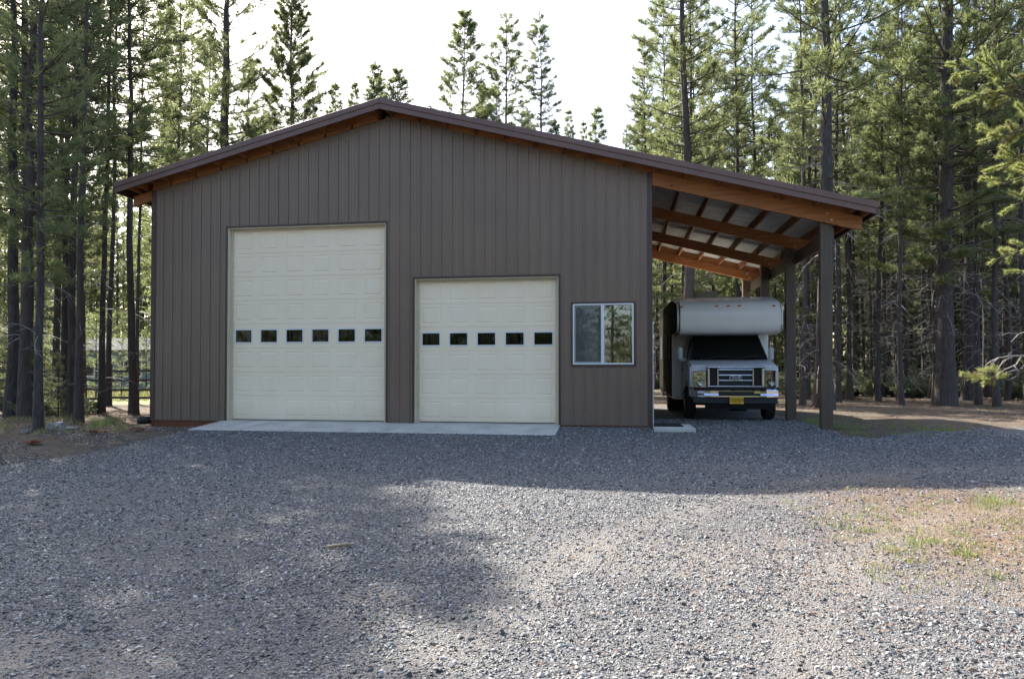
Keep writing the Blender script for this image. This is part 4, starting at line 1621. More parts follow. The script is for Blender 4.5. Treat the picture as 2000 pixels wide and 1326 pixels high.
key('narrow', 3, 771, 48, 20.3, 'short leafy pine just right of the roof ridge', None, 1.3)
key('narrow', 0, 690, 52, 20.7, 'small faint pine showing above the roof between ridge and dense dark pine', None, 1.2)
key('narrow', 3, 902, 45, 22.6, 'broad-based conical pine against white sky, widest of the row right of the ridge', None, 1.35)
key('narrow', 4, 990, 45, 22.3, 'bushy-topped pine in the sky, middle one of the three tall pines right of the ridge', None, 1.4)
key('narrow', 1, 975, 46, 19.3, 'thinner pine standing just left of the bushy-topped one', None, 1.25)
key('narrow', 1, 1067, 42, 21.0, 'slender pine with a bare gap low in its crown, rightmost tall one against white sky', None, 1.45)
key('narrow', 0, 1085, 41, 14.6, 'short full pine at the foot of the slender pine, just above the roof', None, 1.4)
key('narrow', 2, 1122, 50, 18.4, 'small pointed pine top above the right roof slope, left of a bushier one', None, 1.3)
key('narrow', 0, 1160, 50, 18.4, 'small bushy pine top above the right roof slope at the sky gap', None, 1.5)
key('narrow', 1, 1232, 40, 13.8, 'little thin sapling pine at the right edge of the sky gap', None, 0.9)
key('narrow', 1, 1262, 36, 16.5, 'narrow wispy pine left of the thick trunk over the lean-to roof', None, 1.3)
key('open', 1, 1347, 30, 21.5, 'thick-trunked leaning pine behind the motorhome, crown out of the picture top', 0.23, 0.85, lean=(0.0, -0.035))
key('full', 1, 1440, 37, 21.5, 'broad bushy pine behind the lean-to roof between two thick trunks', None, 1.15)
key('full', 0, 1483, 39, 20.8, 'bushy pine hugging the right side of its broader twin behind the lean-to', None, 1.1)
key('open', 1, 1608, 27, 22.0, 'big straight pine with a purplish trunk just over the roof end', 0.26, 1.0, lean=(0.0, -0.018))
key('open', 0, 1846, 32.8, 25.0, 'thickest pine trunk standing at the edge of the forest floor on the right', 0.31, 0.85, lean=(0, -0.012))
key('full', 2, 1892, 40, 24.0, 'dark pine trunk just behind and right of the thickest one', 0.24, 1.0, lean=(0, -0.01))
for u, d, h, lab in ((1636, 34.7, 19, 'slim pale-sided pine standing just right of the front lean-to post, foot hidden behind it'),
                     (1571, 44, 18, 'slim pine trunk seen between the two front lean-to posts'),
                     (1672, 44.5, 18, 'slim dark pine, next one right after the pale-sided pine by the front post'),
                     (1712, 36.8, 17, 'slightly leaning slim pine midway between the front post and the thickest trunk'),
                     (1752, 46, 20, 'straight slim pine right of the slightly leaning one, in a close group of trunks'),
                     (1771, 44.5, 19, 'slim pine touching the right side of the straight one in the close group'),
                     (1806, 50, 20, 'dark slim pine just left of the thickest trunk'),
                     (1822, 42, 18, 'slim pine squeezed tight against the left side of the thickest trunk'),
                     (1965, 48, 20, 'slim pine behind the bare silver twigs near the right picture edge'),
                     (1980, 52, 20, 'last slim pine before the right picture edge, behind the silver twigs'),
                     (1925, 45, 19, 'slim pine right above the low green bough tip at the right'),
                     (1735, 58, 19, 'thin far pine in the gap left of the close group of trunks')):
    key('lodge', int(u) % 5, u, d, h, lab, 0.12 if d < 45 else 0.15, 1.0, group='slim forest pines on the right')
key('full', 0, 76, 18.0, 15.5, 'nearest pine on the left, greyish trunk right beside the rock pile', 0.085, 0.85)
key('full', 1, 48, 22.5, 18.5, 'stout dark pine trunk just left of the one by the rocks', 0.14, 0.9)
key('full', 2, 25, 24.5, 17.5, 'dark pine at the far left picture edge beside the stout trunk', 0.16, 1.0)
key('full', 0, 55, 26, 20, 'tall pine in the left clump, half hidden by the stout trunk', 0.17, 1.0)
key('full', 2, 110, 29, 19, 'pine in front of the rail fence with low green boughs', 0.12, 0.9)
key('full', 1, 160, 33, 20.5, 'thick reddish pine trunk in front of the fence, left of a dark slim pair', 0.165, 0.95)
key('clean', 0, 200, 25.6, 17.5, 'dark slim pine trunk left of the barn, with the fence behind it', 0.095, 1.25)
key('clean', 1, 212, 31, 20, 'dark pine trunk touching the slim one in front of the fence', 0.10, 1.2)
key('clean', 1, 262, 24.0, 15.5, 'dark leaning pine nearest the left corner of the barn', 0.115, 1.3, lean=(0.0, 0.025))
key('clean', 0, 268, 33, 20, 'thin pine between the leaning one and the barn corner', 0.075, 1.2)

def column(x, y):
    d = Vector((x, y, 0)) - Vector((CAM.x, CAM.y, 0))
    f = d.x * fwd.x + d.y * fwd.y
    if f <= 0.5:
        return None, f
    return PX + FPX * (d.x * rightv.x + d.y * rightv.y) / f, f


def fill(n, x0, x1, y0, y1, kinds, hlo, hhi, label, group, sep=1.6, wide=(0.95, 1.2), test=None, name='pine_tree'):
    k = tries = 0
    while k < n and tries < n * 60:
        tries += 1
        x, y = random.uniform(x0, x1), random.uniform(y0, y1)
        if -4.0 < x < 14.6 and -6 < y < 12:
            continue
        H = random.uniform(hlo, hhi)
        kd = random.choice(kinds)
        tp = random.choice(T[kd])
        if test and not test(x, y, H):
            continue
        if any((x - a) ** 2 + (y - b_) ** 2 < (sep + c_ * 0.3) ** 2 for a, b_, c_ in placed):
            continue
        if shades_lit(x, y, H, tp['z0'] * H / tp['H'], 2.0):
            continue
        placed.append((x, y, 0.3))
        put_tree(tp, x, y, H, label, group, wide=random.uniform(*wide))
        k += 1
    return k


def t_right(x, y, H):
    u, f = column(x, y)
    return u is not None and 1560 < u < 2350 and not (u < 2350 and f < 27) and not (x > 12.5 and y < 6)


def t_mid(x, y, H):
    u, f = column(x, y)
    return u is not None and 1262 < u < 1620 and f > 31


def t_left(x, y, H):
    u, f = column(x, y)
    return u is not None and -500 < u < 395


def t_leftmid(x, y, H):
    u, f = column(x, y)
    return u is not None and -500 < u < 80


def t_leftfar(x, y, H):
    u, f = column(x, y)
    if u is None or not (-350 < u < 520):
        return False
    if u > 395:
        return H < 0.26 * f
    return True


LAB_R = 'tall lodgepole pine with bare dark trunk in the dense forest right of the barn'
LAB_M = 'lodgepole pine in the forest seen behind the motorhome and lean-to posts'
LAB_L = 'tall green-crowned pine in the stand left of the barn'
LAB_F = 'distant pine beyond the rail fence and the meadow on the left'
fill(140, 14, 60, 8, 58, ['lodge', 'lodge', 'lodge', 'lodge', 'full'], 16.5, 22, LAB_R, 'pines of the forest right of the barn', 1.1, wide=(0.8, 1.0), test=t_right)
fill(34, 9, 26, 15, 60, ['lodge', 'lodge', 'full'], 15.5, 21, LAB_M, 'pines of the forest behind the motorhome', 1.5, test=t_mid)
fill(13, -26, -7.5, 2, 12, ['full', 'lodge', 'lodge'], 15, 20.5, LAB_L, 'pines of the stand left of the barn', 1.5, test=t_left)
fill(11, -34, -8, 12, 30, ['full', 'lodge'], 17, 22, LAB_L, 'pines of the stand left of the barn', 2.5, test=t_leftmid)
fill(42, -60, -6, 44, 80, ['lodge', 'full', 'full'], 17, 22, LAB_F, 'distant pines beyond the meadow', 2.0, test=t_leftfar)
# shade trees just outside the left picture edge
for x, y, h in ((-9.6, -5.2, 17), (-12.4, -2.4, 19), (-11, 1.5, 19), (-14.5, 2.6, 20), (-13.5, -7.5, 18), (-5.9, 2.6, 17.6), (-4.3, 0.8, 15.2), (-8.0, 5.0, 18.8)):
    put_tree(random.choice(T['full']), x, y, h, 'pine at the left edge of the drive whose crown shades the gravel', 'pines shading the drive from the left', wide=0.78)
    placed.append((x, y, 0.3))
# across the drive, behind the viewpoint: what the panes and the chrome reflect
opp = thing('opposite_woods', 'pine woods across the drive, seen mirrored in the window panes', 'woods', (CAM.x, CAM.y - 18, -0.5))
opp['kind'] = 'stuff'
bpy.context.view_layer.update()


def mass_tree(tp, x, y, H, wide):
    sc = H / tp['H']
    for nm_, me_ in tp['parts']:
        if nm_ in ('trunk', 'crown'):
            o = bpy.data.objects.new(nm_, me_)
            col.objects.link(o)
            o.parent = opp
            o.matrix_parent_inverse = Matrix.Translation((-CAM.x, -(CAM.y - 18), 0.5))
            o.location = (x, y, -0.6)
            o.rotation_euler = (0, 0, random.uniform(0, 6.28))
            o.scale = (sc * wide, sc * wide, sc)
            o['kind'] = 'stuff'


for k in range(26):
    a_ = random.uniform(-1.15, 1.15)
    d_ = random.uniform(12, 34)
    mass_tree(random.choice(T['full'] + T['lodge'][:2]), CAM.x + 1.5 + d_ * math.sin(a_), CAM.y - d_ * math.cos(a_), random.uniform(14, 20), 1.2)
for k in range(90):
    a_ = random.uniform(-1.3, 1.3)
    d_ = random.uniform(10, 26)
    mass_tree(random.choice(T['young']), CAM.x + 2.5 + d_ * math.sin(a_), CAM.y - d_ * math.cos(a_), random.uniform(4.5, 9), 1.2)

# young pines and low boughs
for u, d, h, lab in ((112, 27, 1.9, 'young bushy pine in front of the rail fence at its left part'), (18, 25.5, 3.8, 'young bushy pine low at the far left picture edge'),
                     (88, 30, 2.2, 'young pine just right of the nearest left trunk'),
                     (115, 23.5, 1.7, 'lowest young pine behind the rock pile')):
    x, y = spot(u, d)
    put_tree(T['young'][int(u) % 2], x, y, h, lab, 'young pines left of the barn', wide=1.1)
for u, d, h in ((130, 40, 3.4), (188, 43, 4.2), (238, 39, 3.0), (286, 44, 3.6)):
    x, y = spot(u, d)
    put_tree(T['young'][u % 2], x, y, h, 'bushy young pine in the meadow beyond the rail fence', 'young pines beyond the rail fence', wide=1.1)
yk = 0
while yk < 26:
    u, d = random.uniform(-40, 300), random.uniform(56, 70)
    x, y = spot(u, d)
    if 46 < d < 54 and 95 < u < 300:
        continue
    put_tree(T['young'][yk % 2], x, y, random.uniform(2.8, 6.5), 'bushy young pine in the meadow beyond the rail fence', 'young pines beyond the rail fence', wide=1.3)
    yk += 1

# far woods that read as one mass
rgF = np.random.default_rng(99)
CV, CF, TV, TF, cb, tb = [], [], [], [], 0, 0
cnt = 0
BRF, BRR = [], []
TC, TD, TS = [], [], []
while cnt < 560:
    u = rgF.uniform(-250, 2350)
    d = rgF.uniform(62, 130)
    if 610 < u < 1250:
        H = 0.245 * d * rgF.uniform(0.6, 0.93)
        H = min(H, 24)
    elif 380 < u <= 610:
        H = min(24, d * 0.25)
    else:
        H = rgF.uniform(17, 24)
    if u < 300 and d < 84:
        continue
    x, y = spot(u, d)
    cnt += 1
    g0 = float(gz_(x, y))
    BRF.append(np.stack([np.full(4, x), np.full(4, y), g0 + np.linspace(0, H, 4)], 1))
    BRR.append(np.array([0.12, 0.10, 0.06, 0.02]))
    n = 175
    zt_ = np.concatenate([rgF.uniform(0.22, 1, n - 45) ** 0.8, rgF.uniform(0.02, 0.3, 45)])
    rad = np.clip(1 - zt_, 0, 0.9) ** 0.6 * 2.1 * rgF.uniform(0.2, 1.0, n)
    az = rgF.uniform(0, 6.28, n)
    TC.append(np.stack([x + rad * np.cos(az), y + rad * np.sin(az), g0 + zt_ * H], 1))
    TD.append(np.stack([np.cos(az), np.sin(az), np.full(n, 0.6)], 1))
    TS.append(rgF.uniform(0.4, 0.75, n))
v_, f_ = tubes(np.array(BRF), np.array(BRR), 5)
fw = thing('far_woods', 'dense far pine woods closing the view behind everything', 'woods', (0, 0, 0))
fw['kind'] = 'stuff'
tag(link('trunks', np_mesh('trunks', v_, f_, M['bark']), fw), kind='stuff')
v_, f_ = tufts(np.concatenate(TC), np.concatenate(TD), np.concatenate(TS), 7, rgF, 1.0, 0.2)
tag(link('crowns', np_mesh('crowns', v_, f_, M['needles']), fw), kind='stuff')

# ------------------------------------------------------------------ shrubs
def shrub_mesh(seed, h=0.7, w=0.6, mat=None):
    rg = np.random.default_rng(seed)
    n = 60
    az = rg.uniform(0, 6.28, n)
    el = rg.uniform(0.35, 1.5, n)
    L = rg.uniform(0.5, 1.0, n)
    end = np.stack([np.cos(az) * np.cos(el) * w * L, np.sin(az) * np.cos(el) * w * L, np.sin(el) * h * L], 1)
    s = np.linspace(0, 1, 4)
    PLs = end[:, None] * s[None, :, None]
    v1, f1 = tubes(PLs, np.tile(np.linspace(0.010, 0.003, 4), (n, 1)), 3)
    C = np.concatenate([end * q + rg.normal(0, 0.03, end.shape) for q in (0.6, 0.78, 0.95, 1.0)])
    D = np.concatenate([end] * 4)
    v2, f2 = tufts(C, D, rg.uniform(0.07, 0.13, len(C)), 9, rg, 1.0, 0.2)
    return np_mesh('stems', v1, f1, M['dead']), np_mesh('leaves', v2, f2, mat or M['sage'])


SH = [shrub_mesh(201), shrub_mesh(202, 0.9, 0.7), shrub_mesh(203, 0.55, 0.75)]


def put_shrub(x, y, s, label, group):
    root = thing('shrub', label, 'shrub', (x, y, float(gz_(x, y)) - 0.02), random.uniform(0, 6.28), group)
    root.scale = (s * random.uniform(0.9, 1.3), s * random.uniform(0.9, 1.3), s)
    st_, lv = random.choice(SH)
    for nm_, me_ in (('stems', st_), ('leaves', lv)):
        o = bpy.data.objects.new(nm_, me_)
        col.objects.link(o)
        o.parent = root
        o['kind'] = 'stuff'


k = 0
while k < 120:
    u, d = random.uniform(1520, 2050), random.uniform(38, 75)
    if random.random() < 0.4:
        u = random.uniform(1540, 1800)
    x, y = spot(u, d)
    if any((x - a) ** 2 + (y - b_) ** 2 < 0.4 for a, b_, c_ in placed):
        continue
    put_shrub(x, y, random.uniform(0.9, 1.9), 'grey-green shrub on the forest floor among the right-hand trunks', 'shrubs on the forest floor right of the barn')
    k += 1
for u, d, s in ((150, 25.5, 1.0), (120, 26, 0.9), (100, 25, 0.9), (163, 26, 0.8), (135, 24.3, 0.8), (60, 24, 0.9), (20, 26, 1.2), (45, 27.5, 1.1)):
    x, y = spot(u, d)
    put_shrub(x, y, s, 'grey-green bush low in front of the rail fence on the left', 'bushes in front of the rail fence')

# ------------------------------------------------------------------ rail fence
fence = thing('rail_fence', 'weathered split-rail fence with four rails left of the barn', 'fence', (-11, 10, 0))
fx = [-29.8, -27.2, -24.6, -22.0, -19.4, -16.8, -14.2, -11.9, -10.05, -8.2, -5.7, -3.1]
for x in fx:
    mb = MB()
    g0 = float(gz_(x, 10))
    mb.tube([(x, 10, g0 - 0.1), (x + random.uniform(-0.03, 0.03), 10, 1.34 + random.uniform(-0.03, 0.05))], [0.08, 0.07], 7)
    mb.build('post', M['fence'], fence)
for a_, b_ in zip(fx, fx[1:]):
    for z_ in (1.12, 0.78, 0.44, 0.12):
        mb = MB()
        q0, q1 = z_ + random.uniform(-0.03, 0.03), z_ + random.uniform(-0.03, 0.03)
        mb.tube([(a_ - 0.08, 9.92, q0), ((a_ + b_) / 2, 9.91, (q0 + q1) / 2 + random.uniform(-0.02, 0.02)), (b_ + 0.08, 9.92, q1)], [0.045, 0.055, 0.045], 6)
        mb.build('rail', M['fence'], fence)

# far shed beyond the meadow
shed = thing('far_shed', 'low blue-grey building with a dull metal roof far beyond the fence on the left', 'building', (-22, 33, 0))
ax, ay = spot(118, 54)
bx_, by_ = spot(300, 50)
ux, uy = bx_ - ax, by_ - ay
ul = math.hypot(ux, uy)
ux, uy = ux / ul, uy / ul


def shed_box(a0, a1, d0, d1, z0, z1, z2=None):
    mbx = MB()
    P_ = lambda a_, d_: (ax + ux * a_ - uy * d_, ay + uy * a_ + ux * d_)
    z2 = z1 if z2 is None else z2
    mbx.hexa([(*P_(a0, d0), z0), (*P_(a1, d0), z0), (*P_(a1, d1), z0 if z2 == z1 else z0 + z2 - z1), (*P_(a0, d1), z0 if z2 == z1 else z0 + z2 - z1), (*P_(a0, d0), z1), (*P_(a1, d0), z1), (*P_(a1, d1), z2), (*P_(a0, d1), z2)])
    return mbx


shed_box(0, ul, 0, 5, -0.3, 2.35).build('wall', M['far_wall'], shed)
shed_box(-0.4, ul + 0.4, -0.4, 2.6, 2.36, 2.44, 3.3).build('roof', M['far_roof'], shed)
for k in range(2):
    a_ = 1.2 + k * ul / 2
    w_ = shed_box(a_, a_ + 1.3, -0.05, 0.02, 0.8, 1.9)
    w_ = w_.build('window', M['vinyl'], shed)
    shed_box(a_ + 0.1, a_ + 1.2, -0.065, -0.052, 0.9, 1.8).build('pane', M['black'], w_)

# ------------------------------------------------------------------ rocks, stick, tufts
def rock(x, y, sx, sy, sz, label, seed, group=None):
    rg = np.random.default_rng(seed)
    bm = bmesh.new()
    bmesh.ops.create_icosphere(bm, subdivisions=3, radius=1)
    pl_ = [(rg.normal(size=3), rg.uniform(0.45, 0.85)) for _ in range(14)]
    for v in bm.verts:
        c = np.array(v.co)
        for n_, d_ in pl_:
            n2 = n_ / np.linalg.norm(n_)
            k_ = c @ n2 - d_
            if k_ > 0:
                c = c - n2 * k_
        v.co = Vector(c * (sx, sy, sz))
    me = bpy.data.meshes.new('rock')
    bm.to_mesh(me)
    bm.free()
    me.materials.append(M['rock'])
    o = link('rock', me)
    o.location = (x, y, float(gz_(x, y)) + sz * 0.3)
    o.rotation_euler = (0, 0, rg.uniform(0, 6.28))
    return tag(o, label, 'rock', group)


for u, d, a_, b_, c_, lab in ((117, 18.6, 0.27, 0.2, 0.15, 'largest grey rock in the pile by the nearest left pine'), (142, 18.4, 0.16, 0.14, 0.07, 'flat dark rock at the right end of the small rock pile'), (98, 17.9, 0.17, 0.13, 0.07, 'low pale rock between the nearest left trunk and the rock pile'), (125, 18.0, 0.13, 0.1, 0.08, 'small grey rock in front of the largest one'), (50, 17.7, 0.2, 0.13, 0.05, 'flat rock slab left of the nearest pine trunk'), (266, 18.0, 0.07, 0.05, 0.035, 'small white stone on the dirt near the barn corner')):
    x, y = spot(u, d)
    rock(x, y, a_, b_, c_, lab, int(u))
x, y = 6.24, -9.83
mb = MB()
g0 = float(gz_(x, y)) + 0.018
mb.tube([(x - 0.10, y - 0.03, g0), (x - 0.04, y - 0.015, g0 + 0.006), (x + 0.02, y + 0.01, g0 + 0.012), (x + 0.06, y + 0.035, g0 + 0.016), (x + 0.10, y + 0.05, g0 + 0.01)], [0.009, 0.014, 0.013, 0.018, 0.008], 7)
tag(mb.build('stick', simple('pale_wood', (0.34, 0.27, 0.18), 0.8, 0, 0.3, 30), smooth=True), 'short pale stick lying on the gravel in the shade left of centre', 'stick')


def blades(cx, cy, n, rad, h, seed, wid=0.006, lean=0.5):
    rg = np.random.default_rng(seed)
    r = rad * np.sqrt(rg.random(n))
    a = rg.uniform(0, 6.28, n)
    x, y = cx + r * np.cos(a), cy + r * np.sin(a)
    z = gz_(x, y)
    hh = h * rg.uniform(0.4, 1.1, n)
    ld = rg.uniform(0, 6.28, n)
    ll = hh * rg.uniform(0.1, lean, n)
    b0 = np.stack([x, y, z - 0.005], 1)
    md = b0 + np.stack([np.cos(ld) * ll * 0.35, np.sin(ld) * ll * 0.35, hh * 0.6], 1)
    tp = b0 + np.stack([np.cos(ld) * ll, np.sin(ld) * ll, hh], 1)
    wv = np.stack([-np.sin(ld + 0.6), np.cos(ld + 0.6), np.zeros(n)], 1) * wid * rg.uniform(0.5, 1.2, n)[:, None]
    V = np.stack([b0 - wv, b0 + wv, md + wv * 0.7, tp, md - wv * 0.7], 1).reshape(-1, 3)
    base = np.arange(n)[:, None] * 5
    F = np.concatenate([base + np.array([0, 1, 2, 4]), base + np.array([4, 2, 3, 3])])
    return V, F


def grass_obj(name, specs, mat, label=None, cat=None, kind=None, group=None):
    Vs, Fs, o_ = [], [], 0
    for s in specs:
        v, f = blades(*s)
        Vs.append(v)
        Fs.append(f + o_)
        o_ += len(v)
    V = np.concatenate(Vs)
    F = np.concatenate(Fs)
    me = bpy.data.meshes.new(name)
    fl = [tuple(q[:3]) if q[2] == q[3] else tuple(q) for q in F.tolist()]
    me.from_pydata(V.tolist(), [], fl)
    me.materials.append(mat)
    return tag(link(name, me), label, cat, group, kind)


grass_obj('grass_tuft', [(12.2, -7.15, 70, 0.16, 0.09, 1, 0.003, 1.0), (12.42, -6.85, 150, 0.24, 0.13, 2, 0.003, 0.9), (12.85, -7.1, 170, 0.30, 0.14, 3, 0.003, 0.9), (13.2, -6.8, 170, 0.35, 0.14, 9, 0.003, 0.9)], M['grass'], 'bright green grass clump on the gravel at the right picture edge', 'grass')
grass_obj('weed', [(11.22, -9.1, 26, 0.09, 0.055, 4, 0.012, 1.6)], M['grass'], 'small bright green weed on the needle-covered gravel', 'weed')
specs = []
rg = np.random.default_rng(5)
for k in range(170):
    cx, cy = 10.2 + rg.normal(1.1, 0.9), -8.3 + rg.normal(0, 1.1)
    if cx < 10.3 or cx > 14:
        continue
    specs.append((cx, cy, int(rg.integers(8, 26)), 0.10, 0.065, 100 + k, 0.0042, 0.9))
grass_obj('grass', specs[::2], M['drygrass'], kind='stuff')
grass_obj('green_grass', specs[1::2], M['grass'], kind='stuff')
specs = []
for k in range(70):
    u, d = rg.uniform(-20, 290), rg.uniform(17, 23)
    x, y = spot(u, d)
    specs.append((x, y, int(rg.integers(12, 40)), 0.16, 0.13, 400 + k, 0.006, 0.7))
grass_obj('ground_grass', specs, M['drygrass'], kind='stuff')
x, y = spot(196, 19.0)
grass_obj('grass_tuft', [(x, y, 110, 0.2, 0.24, 701, 0.006)], M['grass'], 'fresh green grass tuft on the dirt left of the barn', 'grass')
x, y = spot(212, 19.8)
grass_obj('grass_tuft', [(x, y, 80, 0.18, 0.2, 702, 0.006)], M['grass'], 'smaller green grass tuft behind its neighbour left of the barn', 'grass')
grass_obj('weed', [(7.45, -0.22, 22, 0.06, 0.05, 703, 0.01, 1.4)], M['grass'], 'tiny green weed at the right end of the concrete apron by the wall', 'weed')
specs = []
for k in range(60):
    x, y = rg.uniform(12.7, 15.5), rg.uniform(-0.9, 3)
    specs.append((x, y, int(rg.integers(10, 25)), 0.15, 0.08, 800 + k, 0.006, 0.9))
for k in range(40):
    x, y = 12.75 + rg.uniform(-0.1, 0.25), rg.uniform(0.3, 3.2)
    specs.append((x, y, 14, 0.12, 0.09, 900 + k, 0.006, 0.9))
grass_obj('verge_grass', specs, M['grass'], kind='stuff')
# meadow grass beyond the fence
specs = []
for k in range(420):
    x, y = rg.uniform(-40, -7), rg.uniform(12.5, 34)
    specs.append((x, y, 26, 0.5, 0.38, 1000 + k, 0.02, 0.6))
grass_obj('meadow_grass', specs, M['drygrass'], kind='stuff')


# litter of fallen needles and twigs
def litter(name, regions, mat, seed):
    rg = np.random.default_rng(seed)
    Vs = []
    for (cx, cy, rx, ry, n, l0, l1, w) in regions:
        x = cx + rg.normal(0, 1, n) * rx
        y = cy + rg.normal(0, 1, n) * ry
        z = gz_(x, y) + rg.uniform(0.004, 0.026, n)
        a = rg.uniform(0, 6.28, n)
        L = rg.uniform(l0, l1, n)
        d = np.stack([np.cos(a), np.sin(a), rg.normal(0, 0.15, n)], 1) * L[:, None] / 2
        s = np.stack([-np.sin(a), np.cos(a), np.zeros(n)], 1) * w
        c = np.stack([x, y, z], 1)
        Vs.append(np.stack([c - d - s, c + d, c - d + s], 1).reshape(-1, 3))
    V = np.concatenate(Vs)
    F = np.arange(len(V)).reshape(-1, 3)
    return tag(link(name, np_mesh(name, V, F, mat)), kind='stuff')


litter('needle_litter', [(12.0, -8.4, 1.1, 1.3, 12000, 0.04, 0.09, 0.0019), (12.6, -6.6, 1.4, 0.45, 5000, 0.04, 0.10, 0.002), (10.2, -9.8, 1.4, 1.2, 3000, 0.04, 0.08, 0.0016), (8.5, -9, 2.6, 2, 1300, 0.04, 0.08, 0.0015)], M['litter'], 31)
litter('forest_litter', [(19, 12, 6, 7, 9000, 0.08, 0.4, 0.008), (28, 24, 9, 9, 6000, 0.1, 0.5, 0.012), (-6, 2.5, 3, 3, 5000, 0.06, 0.3, 0.006), (-3, -3, 1.5, 2, 1200, 0.05, 0.2, 0.004)], simple('forest_twig_litter', (0.25, 0.17, 0.11), 0.85, 0, 0.6, 20), 32)


def debris(x, y, s, seed, label):
    rg = np.random.default_rng(seed)
    n = 26
    C = np.stack([x + rg.normal(0, s, n), y + rg.normal(0, s * 0.7, n), gz_(x, y) + rg.uniform(0.02, 0.08, n)], 1)
    v, f = tufts(C, rg.normal(size=(n, 3)) * (1, 1, 0.2), rg.uniform(0.10, 0.2, n), 9, rg, 1.2, 0.1)
    gg = float(gz_(x, y))
    v[:, 2] = gg + 0.01 + np.abs(v[:, 2] - gg) * 0.3
    return tag(link('fallen_bough', np_mesh('fallen_bough', v, f, M['red_litter'])), label, 'fallen bough')


for u, d, s, lab in ((1663, 37.5, 0.35, 'orange dead pine bough on the ground beyond the right roof post'), (1732, 36, 0.25, 'small orange dead bough right of the slim leaning trunk'), (1942, 38, 0.3, 'reddish dead bough below the overhanging green branch'), (192, 17.0, 0.09, 'rusty dead bough on the dirt left of the gravel edge'), (64, 15.6, 0.08, 'small rusty bough near the left picture edge'), (270, 17.2, 0.07, 'tiny rusty bough at the gravel edge near the barn corner'), (225, 24.5, 0.2, 'brown dead bough heap under the slim pines left of the barn')):
    x, y = spot(u, d)
    debris(x, y, s, int(u), lab)

# ------------------------------------------------------------------ near pine boughs at the right edge
def near_bough(segs, seed, dens=1.0, dead=False):
    """segs: list of polylines (N,3); returns twig and needle meshes"""
    rg = np.random.default_rng(seed)
    V, F = [], []
    for pts in segs:
        pts = np.array(pts, float)
        seg = np.diff(pts, axis=0)
        L = np.linalg.norm(seg, axis=1).sum()
        n = int(L * 1700 * dens)
        t = rg.uniform(0, len(pts) - 1.001, n)
        i = t.astype(int)
        fr = (t - i)[:, None]
        c = pts[i] * (1 - fr) + pts[i + 1] * fr
        d = seg[i] / np.linalg.norm(seg[i], axis=1, keepdims=True)
        r = rg.normal(size=(n, 3))
        u = np.cross(d, r)
        u /= np.linalg.norm(u, axis=1, keepdims=True)
        tl = rg.uniform(0.5, 1.1, n)[:, None]
        nd = d * np.cos(tl) + u * np.sin(tl)
        ln = rg.uniform(0.028, 0.047, n)[:, None]
        s = np.cross(nd, rg.normal(size=(n, 3)))
        s /= np.linalg.norm(s, axis=1, keepdims=True)
        w = 0.0026
        V.append(np.stack([c - s * w, c + s * w, c + nd * ln], 1).reshape(-1, 3))
    V = np.concatenate(V)
    return V, np.arange(len(V)).reshape(-1, 3)


def world_pt(u, v, d):
    r = fwd + rightv * ((u - PX) / FPX) - upv * ((v - PY) / FPX)
    return CAM + r * d


near = thing('overhanging_pine', 'near pine reaching sunlit green boughs into the right picture edge', 'pine tree', (14.35, -10.4, -0.5))
mb = MB()
mb.tube([(14.35, -10.4, -0.6), (14.33, -10.36, 1.5), (14.4, -10.42, 4.5), (14.3, -10.3, 8.5), (14.35, -10.4, 13)], [0.20, 0.15, 0.13, 0.09, 0.02], 10)
mb.build('trunk', M['bark'], near, smooth=True)
rgn = random.Random(4)
nV, nF, no = [], [], 0
boughs = [
    # tip (u, v, depth), shoot count, spread m
    ((1868, 128, 6.6), (1995, 185, 6.3), 9, 0.20),
    ((1900, 190, 6.5), (1995, 190, 6.3), 9, 0.20),
    ((1870, 215, 6.7), (1960, 190, 6.4), 5, 0.16),
    ((1945, 160, 6.4), (2030, 190, 6.2), 8, 0.20),
    ((1940, 270, 6.3), (2060, 260, 6.1), 10, 0.22),
    ((1975, 320, 6.3), (2080, 300, 6.1), 12, 0.24),
    ((1990, 250, 6.2), (2090, 240, 6.0), 10, 0.24),
    ((1960, 360, 6.2), (2070, 340, 6.0), 9, 0.2),
    ((1985, 400, 6.2), (2070, 380, 6.0), 6, 0.16),
    ((1930, 130, 6.4), (2010, 180, 6.3), 8, 0.18),
    ((1950, 505, 6.3), (2080, 480, 6.1), 7, 0.13),
    ((1985, 545, 6.3), (2090, 500, 6.1), 8, 0.16),
    ((1990, 500, 6.3), (2090, 470, 6.1), 5, 0.13),
]
tw = MB()
shoots = []
for (tu, tv_, td), (bu, bv_, bd), ns, sp in boughs:
    tip, base_ = world_pt(tu, tv_, td), world_pt(bu, bv_, bd)
    mid = (tip + base_) / 2 + Vector((0, 0, 0.04))
    tw.tube([base_, mid, tip], [0.011, 0.008, 0.004], 5)
    zt2 = base_.z + 0.15
    tw.tube([(14.33, -10.38, zt2 + 0.35), ((14.33 + base_.x) / 2, (-10.38 + base_.y) / 2, zt2 + 0.22), base_], [0.03, 0.02, 0.011], 5)
    for k in range(ns):
        t_ = rgn.uniform(0.15, 1.0)
        c = base_.lerp(mid, t_ * 2) if t_ < 0.5 else mid.lerp(tip, t_ * 2 - 1)
        d_ = (tip - base_).normalized()
        off = Vector((rgn.gauss(0, 0.5), rgn.gauss(0, 0.5), rgn.gauss(0.1, 0.6)))
        e = c + (d_ * 0.6 + off).normalized() * sp * rgn.uniform(0.6, 1.1)
        m2 = (c + e) / 2 + Vector((0, 0, 0.01))
        tw.tube([c, m2, e], [0.004, 0.003, 0.002], 4)
        shoots.append([c.lerp(e, 0.25), m2.lerp(e, 0.3), e])
